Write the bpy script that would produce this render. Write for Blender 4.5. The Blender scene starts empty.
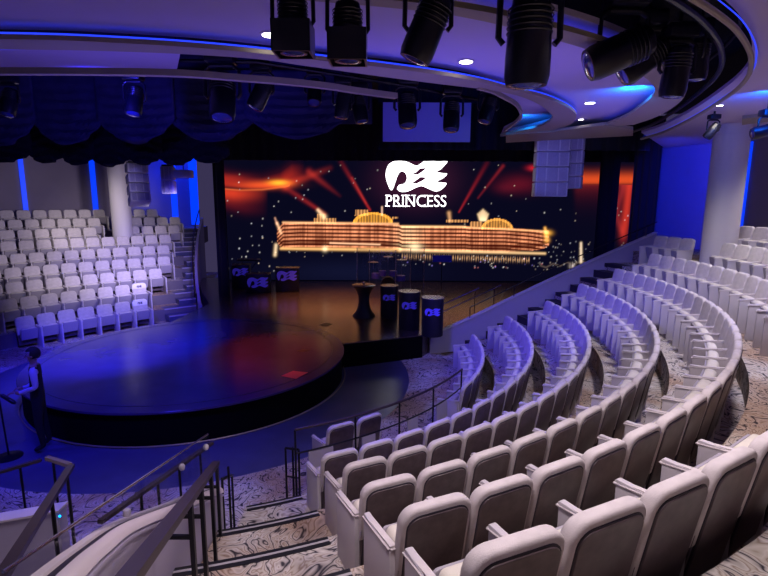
import bpy, bmesh, math, random
import numpy as np
from mathutils import Vector, Matrix
from mathutils.geometry import tessellate_polygon
from math import sin, cos, pi, radians as R, atan2, hypot
random.seed(7)
SC = bpy.context.scene
COL = SC.collection

# ------------------------------------------------------------------ camera
F_PX, PITCH, ROLL, EYE = 502.73, R(9.798), R(-.311), 4.2
cam_d = bpy.data.cameras.new('camera'); cam = bpy.data.objects.new('camera', cam_d); COL.objects.link(cam)
cam_d.sensor_width = 36; cam_d.lens = F_PX / 768 * 36; cam_d.clip_start = .05; cam_d.clip_end = 200
_Rt = Vector((1, 0, 0)); _U = Vector((0, sin(PITCH), cos(PITCH)))
_cr = cos(ROLL) * _Rt - sin(ROLL) * _U; _cu = sin(ROLL) * _Rt + cos(ROLL) * _U; _cb = _cr.cross(_cu)
cam.matrix_world = Matrix.Translation((0, 0, EYE)) @ Matrix((_cr, _cu, _cb)).transposed().to_4x4()
SC.camera = cam

# ------------------------------------------------------------------ world, exposure
w = bpy.data.worlds.new('world'); SC.world = w; w.use_nodes = True
bg = w.node_tree.nodes['Background']; bg.inputs[0].default_value = (.30, .24, .62, 1); bg.inputs[1].default_value = .13
SC.view_settings.view_transform = 'Standard'; SC.view_settings.look = 'None'
SC.view_settings.exposure = 0; SC.view_settings.gamma = 1; SC.view_settings.use_curve_mapping = False

# ------------------------------------------------------------------ lights of the hall and added fill lamps
def lamp(kind, name, loc, energy, color, aim=None, size=.5, spot=60, blend=.6, size_y=None):
    d = bpy.data.lights.new(name, kind); d.energy = energy; d.color = color
    if kind == 'AREA':
        d.size = size
        if size_y: d.shape = 'RECTANGLE'; d.size_y = size_y
    elif kind == 'SPOT':
        d.spot_size = R(spot); d.spot_blend = blend; d.shadow_soft_size = size
    else: d.shadow_soft_size = size
    o = bpy.data.objects.new(name, d); COL.objects.link(o); o.location = loc
    if aim: o.rotation_euler = (Vector(aim) - Vector(loc)).to_track_quat('-Z', 'Y').to_euler()
    return o
BLUE = (.03, .022, 1); WARM = (1, .84, .72); LAV = (.80, .68, 1)
lamp('SPOT', 'house_light', (2.2, 4.2, 5.75), 450, (1, .85, .88), (2.6, 3.2, 1.5), .25, 140, 1)
lamp('SPOT', 'house_light', (.2, 1.8, 5.75), 330, (1, .85, .88), (1.2, 2.2, 1.5), .25, 140, 1)
lamp('SPOT', 'house_light', (-1.2, 3.4, 5.75), 230, (1, .78, .95), (-1.2, 4.3, .5), .25, 84, 1)
lamp('SPOT', 'house_light', (-3.8, 3.2, 5.75), 210, (.85, .74, 1), (-3.4, 4.6, 0), .25, 62, 1)
lamp('SPOT', 'house_light', (5.0, 7.0, 5.75), 520, (.88, .80, 1), (5.8, 8.0, 1.5), .25, 130, 1)
lamp('SPOT', 'house_light', (6.6, 10.4, 5.75), 330, (1, .92, .82), (7.0, 10.2, 2), .25, 125, 1)
lamp('SPOT', 'house_light', (9.2, 11.4, 5.75), 200, (1, .90, .92), (9.6, 11.0, 2), .25, 120, 1)
lamp('SPOT', 'blue_wash', (-.6, 8.6, 5.75), 1700, (.10, .07, 1), (3.6, 11.8, .9), .25, 66, .9)
lamp('SPOT', 'blue_wash', (-.9, 7.4, 5.75), 900, (.10, .07, 1), (1.0, 7.0, .6), .25, 62, .9)
lamp('SPOT', 'stage_blue', (-5.6, 8.4, 5.6), 6000, BLUE, (-7.0, 12.6, 0), .2, 56, .9)
lamp('SPOT', 'stage_blue', (-3.9, 5.6, 5.6), 1050, BLUE, (-4.6, 7.6, 0), .2, 74, .9)
lamp('SPOT', 'stage_blue', (-8.0, 7.4, 5.4), 800, BLUE, (-7.4, 8.8, 0), .2, 66, .9)
lamp('SPOT', 'screen_red_fill', (-2.2, 14.3, 5.0), 620, (1, .07, .04), (-2.7, 11.7, .6), .2, 42, .9)  # unseen lamp, added for the screen's red reflection on the round stage
lamp('SPOT', 'far_seat_light', (-5.7, 15.6, 3.9), 900, (.86, .76, 1), (-11.8, 19.2, 2), .25, 84, .9)
lamp('SPOT', 'far_seat_light', (-11.2, 16.4, 5.0), 330, (1, .88, .86), (-11.6, 21.2, 2.6), .25, 70, .9)
lamp('SPOT', 'far_seat_light', (-6.3, 11.8, 5.2), 520, (.86, .76, 1), (-9.6, 16.6, .6), .25, 50, .9)  # extra lamp, added to whiten the front far rows
lamp('SPOT', 'array_fill', (-6.0, 12.6, 4.0), 90, (.7, .6, 1), (-8.1, 15.3, 4.8), .2, 34, .8)  # unseen lamp, added to brighten the far speaker array
lamp('SPOT', 'far_seat_blue', (-4.6, 14.4, 5.0), 1300, (.10, .06, 1), (-8.6, 18.6, 1.5), .25, 52, .9)
lamp('SPOT', 'wall_blue', (7.0, 13.4, 5.6), 1000, (.01, .022, 1), (9.4, 16.2, 4.6), .1, 64, .7)
lamp('SPOT', 'wall_blue', (-8.6, 23.0, 6.9), 900, (.005, .03, 1), (-10.3, 26.0, 4.5), .1, 76, .7)
lamp('SPOT', 'screen_amber_fill', (-1.5, 16.5, 6.3), 1900, (1, .36, .13), (-1.7, 17.6, .6), .3, 62, .9)  # unseen lamp, added for the screen's amber reflection on the stage boards
lamp('SPOT', 'array_fill', (3.6, 10.6, 5.3), 170, (.30, .24, 1), (5.0, 14.6, 5.2), .2, 40, .8)  # unseen lamp, added to lift the line array before the screen

# ------------------------------------------------------------------ pixel -> world helpers (plan measuring)
def ray(x, y):
    u = (x - 384) / F_PX; v = (y - 288) / F_PX; c, s = cos(ROLL), sin(ROLL); u, v = c * u - s * v, s * u + c * v
    return Vector((u, cos(PITCH) - v * sin(PITCH), -sin(PITCH) - v * cos(PITCH)))
def uz(x, y, z):
    d = ray(x, y); t = (z - EYE) / d.z; return Vector((d.x * t, d.y * t, z))
def uy(x, y, Y):
    d = ray(x, y); t = Y / d.y; return Vector((d.x * t, Y, EYE + d.z * t))

# ------------------------------------------------------------------ materials
def mat(name, col, rough=.6, metal=0, emit=None, es=0, noise=None, bump=0, spec=.5, bscale=80, coat=0):
    m = bpy.data.materials.new(name); m.use_nodes = True; nt = m.node_tree; b = nt.nodes['Principled BSDF']
    b.inputs['Base Color'].default_value = (*col, 1); b.inputs['Roughness'].default_value = rough
    b.inputs['Metallic'].default_value = metal; b.inputs['Specular IOR Level'].default_value = spec
    b.inputs['Coat Weight'].default_value = coat
    if emit: b.inputs['Emission Color'].default_value = (*emit, 1); b.inputs['Emission Strength'].default_value = es
    if noise or bump:
        tc = nt.nodes.new('ShaderNodeTexCoord'); n = nt.nodes.new('ShaderNodeTexNoise')
        n.inputs['Scale'].default_value = noise[0] if noise else bscale; n.inputs['Detail'].default_value = 4
        nt.links.new(tc.outputs['Object'], n.inputs['Vector'])
        if noise:
            cr = nt.nodes.new('ShaderNodeValToRGB'); k = noise[1]
            cr.color_ramp.elements[0].position = .3; cr.color_ramp.elements[1].position = .7
            cr.color_ramp.elements[0].color = (*[c * (1 - k) for c in col], 1); cr.color_ramp.elements[1].color = (*[min(1, c * (1 + k)) for c in col], 1)
            nt.links.new(n.outputs['Fac'], cr.inputs['Fac']); nt.links.new(cr.outputs['Color'], b.inputs['Base Color'])
        if bump:
            n2 = nt.nodes.new('ShaderNodeTexNoise'); n2.inputs['Scale'].default_value = bscale; n2.inputs['Detail'].default_value = 3
            nt.links.new(tc.outputs['Object'], n2.inputs['Vector'])
            bp = nt.nodes.new('ShaderNodeBump'); bp.inputs['Strength'].default_value = bump; bp.inputs['Distance'].default_value = .01
            nt.links.new(n2.outputs['Fac'], bp.inputs['Height']); nt.links.new(bp.outputs['Normal'], b.inputs['Normal'])
    return m
def carpet_mat():
    m = bpy.data.materials.new('marbled_carpet'); m.use_nodes = True; nt = m.node_tree; b = nt.nodes['Principled BSDF']
    b.inputs['Roughness'].default_value = .95; b.inputs['Specular IOR Level'].default_value = .1
    tc = nt.nodes.new('ShaderNodeTexCoord')
    n = nt.nodes.new('ShaderNodeTexNoise'); n.inputs['Scale'].default_value = 1.7; n.inputs['Detail'].default_value = 3; n.inputs['Distortion'].default_value = 1.6
    nt.links.new(tc.outputs['Object'], n.inputs['Vector'])
    mx = nt.nodes.new('ShaderNodeMath'); mx.operation = 'MULTIPLY'; mx.inputs[1].default_value = 15
    nt.links.new(n.outputs['Fac'], mx.inputs[0])
    fr = nt.nodes.new('ShaderNodeMath'); fr.operation = 'PINGPONG'; fr.inputs[1].default_value = 1
    nt.links.new(mx.outputs[0], fr.inputs[0])
    cr = nt.nodes.new('ShaderNodeValToRGB'); e = cr.color_ramp.elements
    e[0].position = 0; e[0].color = (.035, .032, .045, 1); e[1].position = 1; e[1].color = (.62, .57, .52, 1)
    for p, c in ((.10, (.12, .11, .12)), (.20, (.40, .36, .33)), (.55, (.66, .62, .58)), (.72, (.30, .23, .19)), (.82, (.50, .45, .38))):
        q = e.new(p); q.color = (*c, 1)
    nt.links.new(fr.outputs[0], cr.inputs['Fac'])
    n2 = nt.nodes.new('ShaderNodeTexNoise'); n2.inputs['Scale'].default_value = .8; n2.inputs['Detail'].default_value = 2
    nt.links.new(tc.outputs['Object'], n2.inputs['Vector'])
    c2 = nt.nodes.new('ShaderNodeValToRGB'); c2.color_ramp.elements[0].position = .42; c2.color_ramp.elements[1].position = .58
    c2.color_ramp.elements[0].color = (1, 1, 1, 1); c2.color_ramp.elements[1].color = (.70, .56, .46, 1)
    nt.links.new(n2.outputs['Fac'], c2.inputs['Fac'])
    mm = nt.nodes.new('ShaderNodeMix'); mm.data_type = 'RGBA'; mm.blend_type = 'MULTIPLY'; mm.inputs[0].default_value = 1
    nt.links.new(cr.outputs['Color'], mm.inputs[6]); nt.links.new(c2.outputs['Color'], mm.inputs[7])
    nt.links.new(mm.outputs[2], b.inputs['Base Color'])
    return m
def glass_mat():
    m = bpy.data.materials.new('balustrade_glass'); m.use_nodes = True; nt = m.node_tree; nt.nodes.clear()
    o = nt.nodes.new('ShaderNodeOutputMaterial'); mix = nt.nodes.new('ShaderNodeMixShader'); mix.inputs[0].default_value = .06
    t = nt.nodes.new('ShaderNodeBsdfTransparent'); t.inputs[0].default_value = (.90, .90, .94, 1); g = nt.nodes.new('ShaderNodeBsdfGlossy'); g.inputs['Roughness'].default_value = .03
    nt.links.new(t.outputs[0], mix.inputs[1]); nt.links.new(g.outputs[0], mix.inputs[2]); nt.links.new(mix.outputs[0], o.inputs[0])
    return m
M = dict(
    fabric=mat('pale_seat_fabric', (.60, .55, .56), .85, noise=(9, .10), bump=.25, bscale=160, spec=.2),
    cushion=mat('cream_seat_cushion', (.66, .62, .55), .85, noise=(9, .08), bump=.2, bscale=160, spec=.2),
    laminate=mat('pale_side_laminate', (.56, .52, .56), .45),
    wood=mat('dark_walnut_back', (.088, .062, .072), .4, noise=(14, .25)),
    seam=mat('dark_seam', (.02, .015, .03), .6),
    shell=mat('seat_shell', (.36, .33, .38), .5),
    carpet=carpet_mat(),
    nosing=mat('black_stair_nosing', (.015, .015, .02), .4), nosing_light=mat('pale_nosing_insert', (.42, .40, .42), .5),
    riser=mat('terrace_riser', (.16, .14, .16), .8),
    dance=mat('dark_dance_floor', (.08, .08, .17), .30, noise=(2.5, .12), bump=.04, bscale=6),
    disc=mat('round_stage_top', (.065, .042, .13), .2, noise=(2, .10), bump=.04, bscale=5, spec=.2),
    stage=mat('main_stage_boards', (.08, .055, .05), .22, noise=(3, .2), bump=.05, bscale=6, spec=.9),
    black=mat('matt_black', (.0025, .0025, .0035), .9, spec=.1), blackgloss=mat('satin_black', (.012, .012, .018), .3),
    gold=mat('brass_trim', (.50, .40, .28), .4, metal=.6),
    ceiling=mat('ceiling_plaster', (.55, .46, .62), .8), taupe=mat('taupe_ceiling_band', (.36, .30, .22), .6),
    void=mat('black_ceiling_void', (.003, .003, .006), .9),
    wall=mat('grey_purple_wall', (.26, .22, .30), .8, noise=(1.5, .05)), wing=mat('lavender_wall', (.44, .40, .52), .6),
    column=mat('pale_column', (.62, .58, .62), .55),
    parapet=mat('cream_parapet', (.70, .62, .66), .5), rail=mat('dark_bronze_rail', (.055, .038, .042), .4, metal=.2),
    railblack=mat('black_steel', (.02, .02, .025), .35, metal=.6), steel=mat('brushed_steel', (.6, .6, .62), .25, metal=1),
    drape=mat('navy_velvet', (.035, .030, .10), .8, noise=(3, .25)), curtain=mat('black_velvet', (.010, .010, .014), .9),
    led=mat('blue_led', (.02, .05, .3), .5, emit=(.02, .05, 1), es=1.3), led_wall=mat('blue_wall_led', (.02, .05, .3), .5, emit=(.0, .045, 1), es=1.0),
    bulb=mat('white_downlight', (1, 1, 1), .5, emit=(1, .95, .9), es=12), trimring=mat('downlight_ring', (.6, .58, .6), .4),
    white_speaker=mat('white_speaker_case', (.50, .48, .58), .5), grille=mat('grey_speaker_grille', (.30, .28, .42), .5, noise=(120, .3)),
    lampbody=mat('black_lamp_housing', (.006, .006, .016), .35), lens=mat('lamp_lens', (.05, .06, .25), .08, coat=1),
    emblem=mat('blue_lit_emblem', (.20, .16, .95), .6, emit=(.05, .03, .55), es=.2), logo=mat('lit_logo', (1, 1, 1), .5, emit=(1, .97, .98), es=3.0),  # emblem print has the blue light on it put into colour and glow
    glass=glass_mat(), tablecloth=mat('black_stretch_cloth', (.012, .012, .022), .55), tabletop=mat('dark_table_top', (.10, .09, .10), .25),
    skin=mat('skin', (.35, .2, .15), .6), hair=mat('black_hair', (.01, .008, .008), .7), shirt=mat('pale_shirt', (.45, .42, .62), .8), vest=mat('black_cloth', (.008, .008, .010), .85),
    paper=mat('white_headrest_cover', (.85, .83, .88), .7), greymark=mat('dark_emblem', (.12, .10, .16), .6), cyanled=mat('cyan_indicator', (0, .3, 1), .4, emit=(.0, .3, 1), es=6),
    redmark=mat('red_floor_mark', (.75, .12, .14), .5), music=mat('blue_sheet', (.10, .08, .55), .5), chrome=mat('chrome', (.8, .8, .8), .12, metal=1))

# ------------------------------------------------------------------ mesh builder
class MB:
    def __init__(s): s.v = []; s.f = []; s.mi = []; s.sm = []
    def add(s, vs, fs, mi=0, smooth=False):
        o = len(s.v); s.v += [tuple(v) for v in vs]; s.f += [tuple(i + o for i in f) for f in fs]; s.mi += [mi] * len(fs); s.sm += [smooth] * len(fs); return s
    def box(s, a, b, mi=0, T=None):
        x0, y0, z0 = a; x1, y1, z1 = b
        vs = [Vector(p) for p in ((x0, y0, z0), (x1, y0, z0), (x1, y1, z0), (x0, y1, z0), (x0, y0, z1), (x1, y0, z1), (x1, y1, z1), (x0, y1, z1))]
        if T: vs = [T @ v for v in vs]
        return s.add(vs, [(0, 3, 2, 1), (4, 5, 6, 7), (0, 1, 5, 4), (1, 2, 6, 5), (2, 3, 7, 6), (3, 0, 4, 7)], mi)
    def bevbox(s, a, b, r=.01, mi=0, T=None, seg=2):
        bm = bmesh.new(); bmesh.ops.create_cube(bm, size=1)
        c = [(a[i] + b[i]) / 2 for i in range(3)]; d = [abs(b[i] - a[i]) for i in range(3)]
        for v in bm.verts: v.co = Vector((c[i] + v.co[i] * d[i] for i in range(3)))
        bmesh.ops.bevel(bm, geom=list(bm.edges), offset=min(r, min(d) * .45), segments=seg, profile=.5, affect='EDGES')
        return s.frombm(bm, mi, T, True)
    def frombm(s, bm, mi=0, T=None, smooth=False):
        bm.verts.ensure_lookup_table(); bm.verts.index_update()
        vs = [(T @ v.co) if T else v.co.copy() for v in bm.verts]; fs = [[v.index for v in f.verts] for f in bm.faces]; bm.free()
        return s.add(vs, fs, mi, smooth)
    def tube(s, pts, r, n=8, mi=0, cap=True, closed=False):
        pts = [Vector(p) for p in pts]; L = len(pts); vs = []; up = None
        rr = r if isinstance(r, (list, tuple)) else [r] * L
        for i, p in enumerate(pts):
            a = pts[i - 1] if (i > 0 or closed) else p; b = pts[(i + 1) % L] if (i < L - 1 or closed) else p
            d = (b - a).normalized() if (b - a).length > 1e-9 else Vector((0, 0, 1))
            if up is None: up = Vector((0, 0, 1)) if abs(d.z) < .9 else Vector((1, 0, 0))
            x = d.cross(up);
            if x.length < 1e-6: x = d.orthogonal()
            x.normalize(); y = x.cross(d).normalized(); up = y
            for k in range(n):
                t = 2 * pi * k / n; vs.append(p + x * cos(t) * rr[i] + y * sin(t) * rr[i])
        fs = []
        for i in range(L if closed else L - 1):
            j = (i + 1) % L
            for k in range(n): fs.append((i * n + k, i * n + (k + 1) % n, j * n + (k + 1) % n, j * n + k))
        if cap and not closed: fs += [tuple(range(n - 1, -1, -1)), tuple((L - 1) * n + k for k in range(n))]
        return s.add(vs, fs, mi, True)
    def bar(s, pts, w, h, mi=0):                       # flat-topped handrail: rectangular section, stays level
        pts = [Vector(p) for p in pts]; vs = []; L = len(pts)
        for i, p in enumerate(pts):
            a = pts[max(i - 1, 0)]; b = pts[min(i + 1, L - 1)]; d = (b - a); sd = Vector((-d.y, d.x, 0)).normalized(); up = sd.cross(d.normalized()) * -1
            if up.z < 0: up = -up
            for q, t in ((-1, -1), (1, -1), (1, 1), (-1, 1)): vs.append(p + sd * q * w / 2 + up * t * h / 2)
        fs = [(i * 4 + k, i * 4 + (k + 1) % 4, (i + 1) * 4 + (k + 1) % 4, (i + 1) * 4 + k) for i in range(L - 1) for k in range(4)]
        fs += [(3, 2, 1, 0), tuple((L - 1) * 4 + k for k in range(4))]
        return s.add(vs, fs, mi)
    def lathe(s, prof, c=(0, 0, 0), n=24, mi=0, T=None, smooth=True, caps=True):
        vs = []; c = Vector(c)
        for r, z in prof:
            for k in range(n):
                t = 2 * pi * k / n; v = c + Vector((r * cos(t), r * sin(t), z)); vs.append(T @ v if T else v)
        L = len(prof); fs = [(i * n + k, i * n + (k + 1) % n, (i + 1) * n + (k + 1) % n, (i + 1) * n + k) for i in range(L - 1) for k in range(n)]
        if caps: fs += [tuple(range(n - 1, -1, -1)), tuple((L - 1) * n + k for k in range(n))]
        return s.add(vs, fs, mi, smooth)
    def prism(s, poly, z0, z1, mi=0, T=None, holes=(), smooth=False, side_mi=None):   # polygon in xy, extruded in z
        loops = [list(poly)] + [list(h) for h in holes]
        tris = tessellate_polygon([[Vector((p[0], p[1], 0)) for p in l] for l in loops])
        flat = [p for l in loops for p in l]; n = len(flat)
        g = lambda p, z: Vector((p[0], p[1], (z(p) if callable(z) else z)))
        vs = [g(p, z0) for p in flat] + [g(p, z1) for p in flat]
        if T: vs = [T @ v for v in vs]
        fs = [tuple(t) for t in tris] + [tuple(i + n for i in reversed(t)) for t in tris]
        s.add(vs, fs, mi); o = 0; sf = []
        for l in loops:
            m = len(l)
            for i in range(m): sf.append((o + i, o + (i + 1) % m, n + o + (i + 1) % m, n + o + i))
            o += m
        return s.add(vs, sf, mi if side_mi is None else side_mi, smooth)
    def build(s, name, m, parent=None, loc=None, rotz=0):
        me = bpy.data.meshes.new(name); me.from_pydata(s.v, [], s.f); ms = m if isinstance(m, (list, tuple)) else [m]
        for x in ms: me.materials.append(x)
        me.polygons.foreach_set('material_index', s.mi); me.polygons.foreach_set('use_smooth', s.sm)
        bm = bmesh.new(); bm.from_mesh(me); bmesh.ops.recalc_face_normals(bm, faces=bm.faces); bm.to_mesh(me); bm.free()
        if any(s.sm):
            try: me.set_sharp_from_angle(angle=R(42))
            except Exception: pass
        o = bpy.data.objects.new(name, me); COL.objects.link(o)
        if parent: o.parent = parent
        if loc is not None: o.location = loc
        o.rotation_euler.z = rotz
        return o
def tag(o, label=None, cat=None, group=None, kind=None):
    if label: o['label'] = label
    if cat: o['category'] = cat
    if group: o['group'] = group
    if kind: o['kind'] = kind
    return o
def thing(name, label, cat, loc=(0, 0, 0), rotz=0, group=None):
    o = bpy.data.objects.new(name, None); COL.objects.link(o); o.location = loc; o.rotation_euler.z = rotz; o.empty_display_size = .2
    return tag(o, label, cat, group)
def struct(o): o['kind'] = 'structure'; return o
def smooth_curve(pts, n=6, closed=False):
    P = [Vector(p) for p in pts]; L = len(P); out = []
    for i in range(L if closed else L - 1):
        p0 = P[i - 1] if (i > 0 or closed) else P[0]; p1 = P[i]; p2 = P[(i + 1) % L]; p3 = P[(i + 2) % L] if (closed or i + 2 < L) else P[-1]
        for k in range(n):
            t = k / n; out.append(.5 * ((2 * p1) + (p2 - p0) * t + (2 * p0 - 5 * p1 + 4 * p2 - p3) * t * t + (3 * p1 - p0 - 3 * p2 + p3) * t ** 3))
    if not closed: out.append(P[-1])
    return out
def pol(c, r, deg, z=None):
    a = R(deg); return Vector((c[0] + r * cos(a), c[1] + r * sin(a), 0 if z is None else z))
def arc(c, r, a0, a1, n=24): return [pol(c, r, a0 + (a1 - a0) * i / n) for i in range(n + 1)]
ORD = ['first', 'second', 'third', 'fourth', 'fifth', 'sixth', 'seventh', 'eighth', 'ninth', 'tenth', 'eleventh', 'twelfth', 'thirteenth', 'fourteenth', 'fifteenth', 'sixteenth',
       'seventeenth', 'eighteenth', 'nineteenth', 'twentieth', 'twenty-first', 'twenty-second', 'twenty-third', 'twenty-fourth', 'twenty-fifth', 'twenty-sixth', 'twenty-seventh', 'twenty-eighth', 'twenty-ninth', 'thirtieth', 'thirty-first', 'thirty-second', 'thirty-third']

# ================================================================== STRUCTURE
C0 = (-3.715, 11.705)          # centre of the near seating arcs
CL = (3.49, 4.51)              # centre of the far seating arcs
DC = (-4.43, 11.50); DR = 3.485; SZ = .64
struct(MB().box((-20, -4, -.12), (16, 30, -.06)).build('floor', M['carpet']))
# dance floor (round) and carpet apron lie on it
struct(MB().prism(arc((-4.385, 11.64), 5.0, 0, 359, 96), -.06, .006).build('floor_dance', M['dance']))
# near terraces: row k
RK = {1: 6.05, 2: 7.035, 3: 8.04, 4: 9.038, 5: 9.962, 6: 10.843, 7: 11.66, 8: 12.6}
ZT = {1: .92, 2: 1.327, 3: 1.739, 4: 2.132, 5: 2.53, 6: 2.925, 7: 3.33, 8: 3.68}
BACK = .90
ZF = {k: ZT[k] - BACK - .03 for k in ZT}; ZF[1] = 0.012
# carpet apron ring between dance floor and the first terrace
struct(MB().prism([pol((-4.385, 11.64), 5.0, a) for a in range(-178, 21, 3)] + [Vector((1.6, 14.2, 0)), Vector((1.6, 13.3, 0)), Vector((6, 13.6, 0)), Vector((6, -1, 0)), Vector((-16, -1, 0)), Vector((-16, 11.5, 0))], -.06, .012).build('floor_carpet', M['carpet']))
PITCHW = .492
end0 = {1: 0, 2: 8.9, 3: 7.6, 4: 8.9, 5: 8.3, 6: 7.6, 7: 12.2, 8: 6.}
nearA = {2: -65.7, 3: -66.3, 4: -67.6, 5: -68.2, 6: -68.8, 7: -69.2, 8: -69}
def near_first(k):             # angle of the first seat's centre counted from the near aisle
    return nearA[k] + math.degrees((.25 + (.13 if k > 1 else 0)) / RK[k])
def wall_end(k):               # outer wing wall line of the far aisle, as an angle on row k
    return 17.2 + (k - 2) * .25
def near_end(r):               # near aisle reaches the parapet at x ~ -1.75
    x = -1.72 if r < 8.5 else (-1.72 + (r - 8.5) * .33)
    return math.degrees(-math.acos(max(-1, min(1, (x - C0[0]) / r))))
for k in range(2, 9):
    ri = RK[k] - .78; ro = (RK[k + 1] - .78) if k < 8 else 14.25
    a0 = near_end(ri); a1 = wall_end(k)
    n = 44
    poly = [pol(C0, ri, a0 + (a1 - a0) * i / n) for i in range(n + 1)] + [pol(C0, ro + .01, a1 + (near_end(ro) - a1) * i / n) for i in range(n + 1)]
    struct(MB().prism(poly, -.05 if k < 3 else ZF[k] - .8, ZF[k], 0).build('floor_terrace', [M['carpet'], M['riser']]))
    nb = MB()
    aN = near_first(k) - math.degrees(.30 / RK[k]); n = 8
    for w0, w1, zz, mi in ((.0, .04, .008, 0), (.04, .065, .010, 1), (.065, .11, .008, 0)):
        pts = [pol(C0, ri + w0, a0 + (aN - a0) * i / n) for i in range(n + 1)] + [pol(C0, ri + w1, aN + (a0 - aN) * i / n) for i in range(n + 1)]
        nb.prism(pts, ZF[k] + .0005, ZF[k] + zz, mi)
    struct(nb.build('trim_nosing', [M['nosing'], M['nosing_light']]))
# far terraces
RL = {k: 16.75 + .90 * (k - 1) for k in range(1, 10)}
ZLt = {k: v for k, v in zip(range(1, 10), [.965, 1.353, 1.705, 2.048, 2.407, 2.773, 3.118, 3.459, 3.803])}
ZL = {k: ZLt[k] - .93 for k in ZLt}; ZL[1] = .014
LEND = {1: 133.0, 2: 132.0, 3: 130.0, 4: 128.2, 5: 127.5, 6: 126.6, 7: 125.0, 8: 124.3, 9: 126.2}
LST = 127.4
def stair_out(r):              # outer edge angle of the far staircase
    return 128.3 - (r - 16) * .87
struct(MB().prism([pol((-4.385, 11.64), 5.0, a) for a in range(100, 183, 4)] + [Vector((-16, 11.6, 0)), Vector((-16, 20, 0)), Vector((-6.3, 18.4, 0)), Vector((-5.6, 16.8, 0))], -.06, .014).build('floor_carpet', M['carpet']))
for k in range(2, 10):
    ri = RL[k] - .72; ro = RL[k + 1] - .72 if k < 9 else 25.4
    a0, a1 = stair_out(ri), 158
    pts = arc(CL, ri, a0, a1, 24) + arc(CL, ro + .01, a1, stair_out(ro), 24)
    struct(MB().prism(pts, max(-.05, ZL[k] - .8), ZL[k], 0, side_mi=1).build('floor_terrace', [M['carpet'], M['riser']]))
# walls
def curved_wall(c, r, a0, a1, z0, z1, t=.2, n=40):
    return MB().prism(arc(c, r, a0, a1, n) + arc(c, r + t, a1, a0, n), z0, z1)
struct(curved_wall(C0, 14.3, -75, 25, 0, 6.05).build('wall_right', M['wall']))
struct(curved_wall(CL, 25.4, 121.5, 165, 0, 7.6).build('wall_left', M['wall']))
struct(MB().box((-7.75, 23.3, 0), (12.5, 23.5, 8)).build('wall_back', M['void']))
# blue LED slots in the left wall, standing proud of it by their frames
for px0, px1 in ((22, 27), (92, 97), (171, 177), (190, 203)):
    def ang(px):
        def scr(a):
            P = pol(CL, 25.35, a); fw = P.y * cos(PITCH); return 384 + F_PX * P.x / fw
        return min((abs(scr(a) - px), a) for a in np.arange(121, 160, .05))[1]
    a1, a0 = ang(px0), ang(px1)
    m = MB().prism(arc(CL, 25.39, a0, a1, 4) + arc(CL, 25.34, a1, a0, 4), 2.95, 7.5)
    tag(m.build('light_strip', M['led_wall']), {22: 'tall blue light strip on far wall, farthest from the stairs', 92: 'tall blue light strip on far wall beside the pale column', 171: 'narrow blue light strip at left edge of the blue recess above the stairs', 190: 'wide blue light strip on far wall right above the stair top'}[px0], 'light strip')
# ------------------------------------------------------------------ ceiling
ZC = 6.0; ZR = 5.84
def pz(l, z): return [uz(x, y, z) for x, y in l]
T_in = [(371, -2), (420, 3), (456, 7), (504, 15.6), (552, 27), (605, 42), (645, 58), (674, 74), (684.6, 84), (687, 90), (679, 103), (657.5, 116.5), (633, 125)]
T_in_inner = [(371, 6), (420, 11), (456, 16), (504, 26), (552, 39), (600, 54), (630, 68), (650, 82), (655, 92), (645, 103), (625, 117), (600, 127)]
B1 = [(0, 39), (50, 40), (100, 42), (180, 46.5), (256, 53), (316, 60), (384, 67.5), (440, 75), (480, 82), (511, 90), (542, 97), (563, 105), (574, 112), (576, 118), (569, 125), (552, 131)]
B2 = [(0, 49.5), (50, 50), (100, 51), (180, 54), (256, 59), (306, 66), (384, 77), (443, 84.5), (492, 90.5), (520, 96.5), (540, 105), (550, 113), (552, 119), (541, 126), (520, 131), (500, 136)]
T_out = [(690, 0), (712, 14), (732, 30), (744, 47), (748, 60), (746, 75), (736, 88), (720, 100), (700, 113), (680, 124), (660, 133), (640, 139)]
def ext_left(l, x=-15): return [Vector((x, l[0].y - .1, l[0].z))] + l
b1c = ext_left(smooth_curve(pz(B1, ZR), 5)); b2c = ext_left(smooth_curve(pz(B2, ZR), 5))
tic = [Vector((-15, 2.8, ZR)), Vector((-6, 3.3, ZR)), Vector((-2, 3.95, ZR))] + smooth_curve(pz(T_in, ZR), 5)
tii = [Vector((-15, 3.1, ZR)), Vector((-6, 3.6, ZR)), Vector((-2, 4.25, ZR))] + smooth_curve(pz(T_in_inner, ZR), 5)
toc = [Vector((-15, 1.6, ZR)), Vector((-4, 2.0, ZR)), Vector((.5, 2.8, ZR))] + smooth_curve(pz(T_out, ZR), 5)
def off(l, d):
    out = []
    for i, p in enumerate(l):
        a = l[max(i - 1, 0)]; b = l[min(i + 1, len(l) - 1)]; t = (b - a).normalized(); out.append(Vector((p.x - t.y * d, p.y + t.x * d, p.z)))
    return out
fas = [uz(633, 131, ZR), uz(600, 133, ZR), uz(560, 135.5, ZR), uz(507, 138, ZR)]
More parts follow.
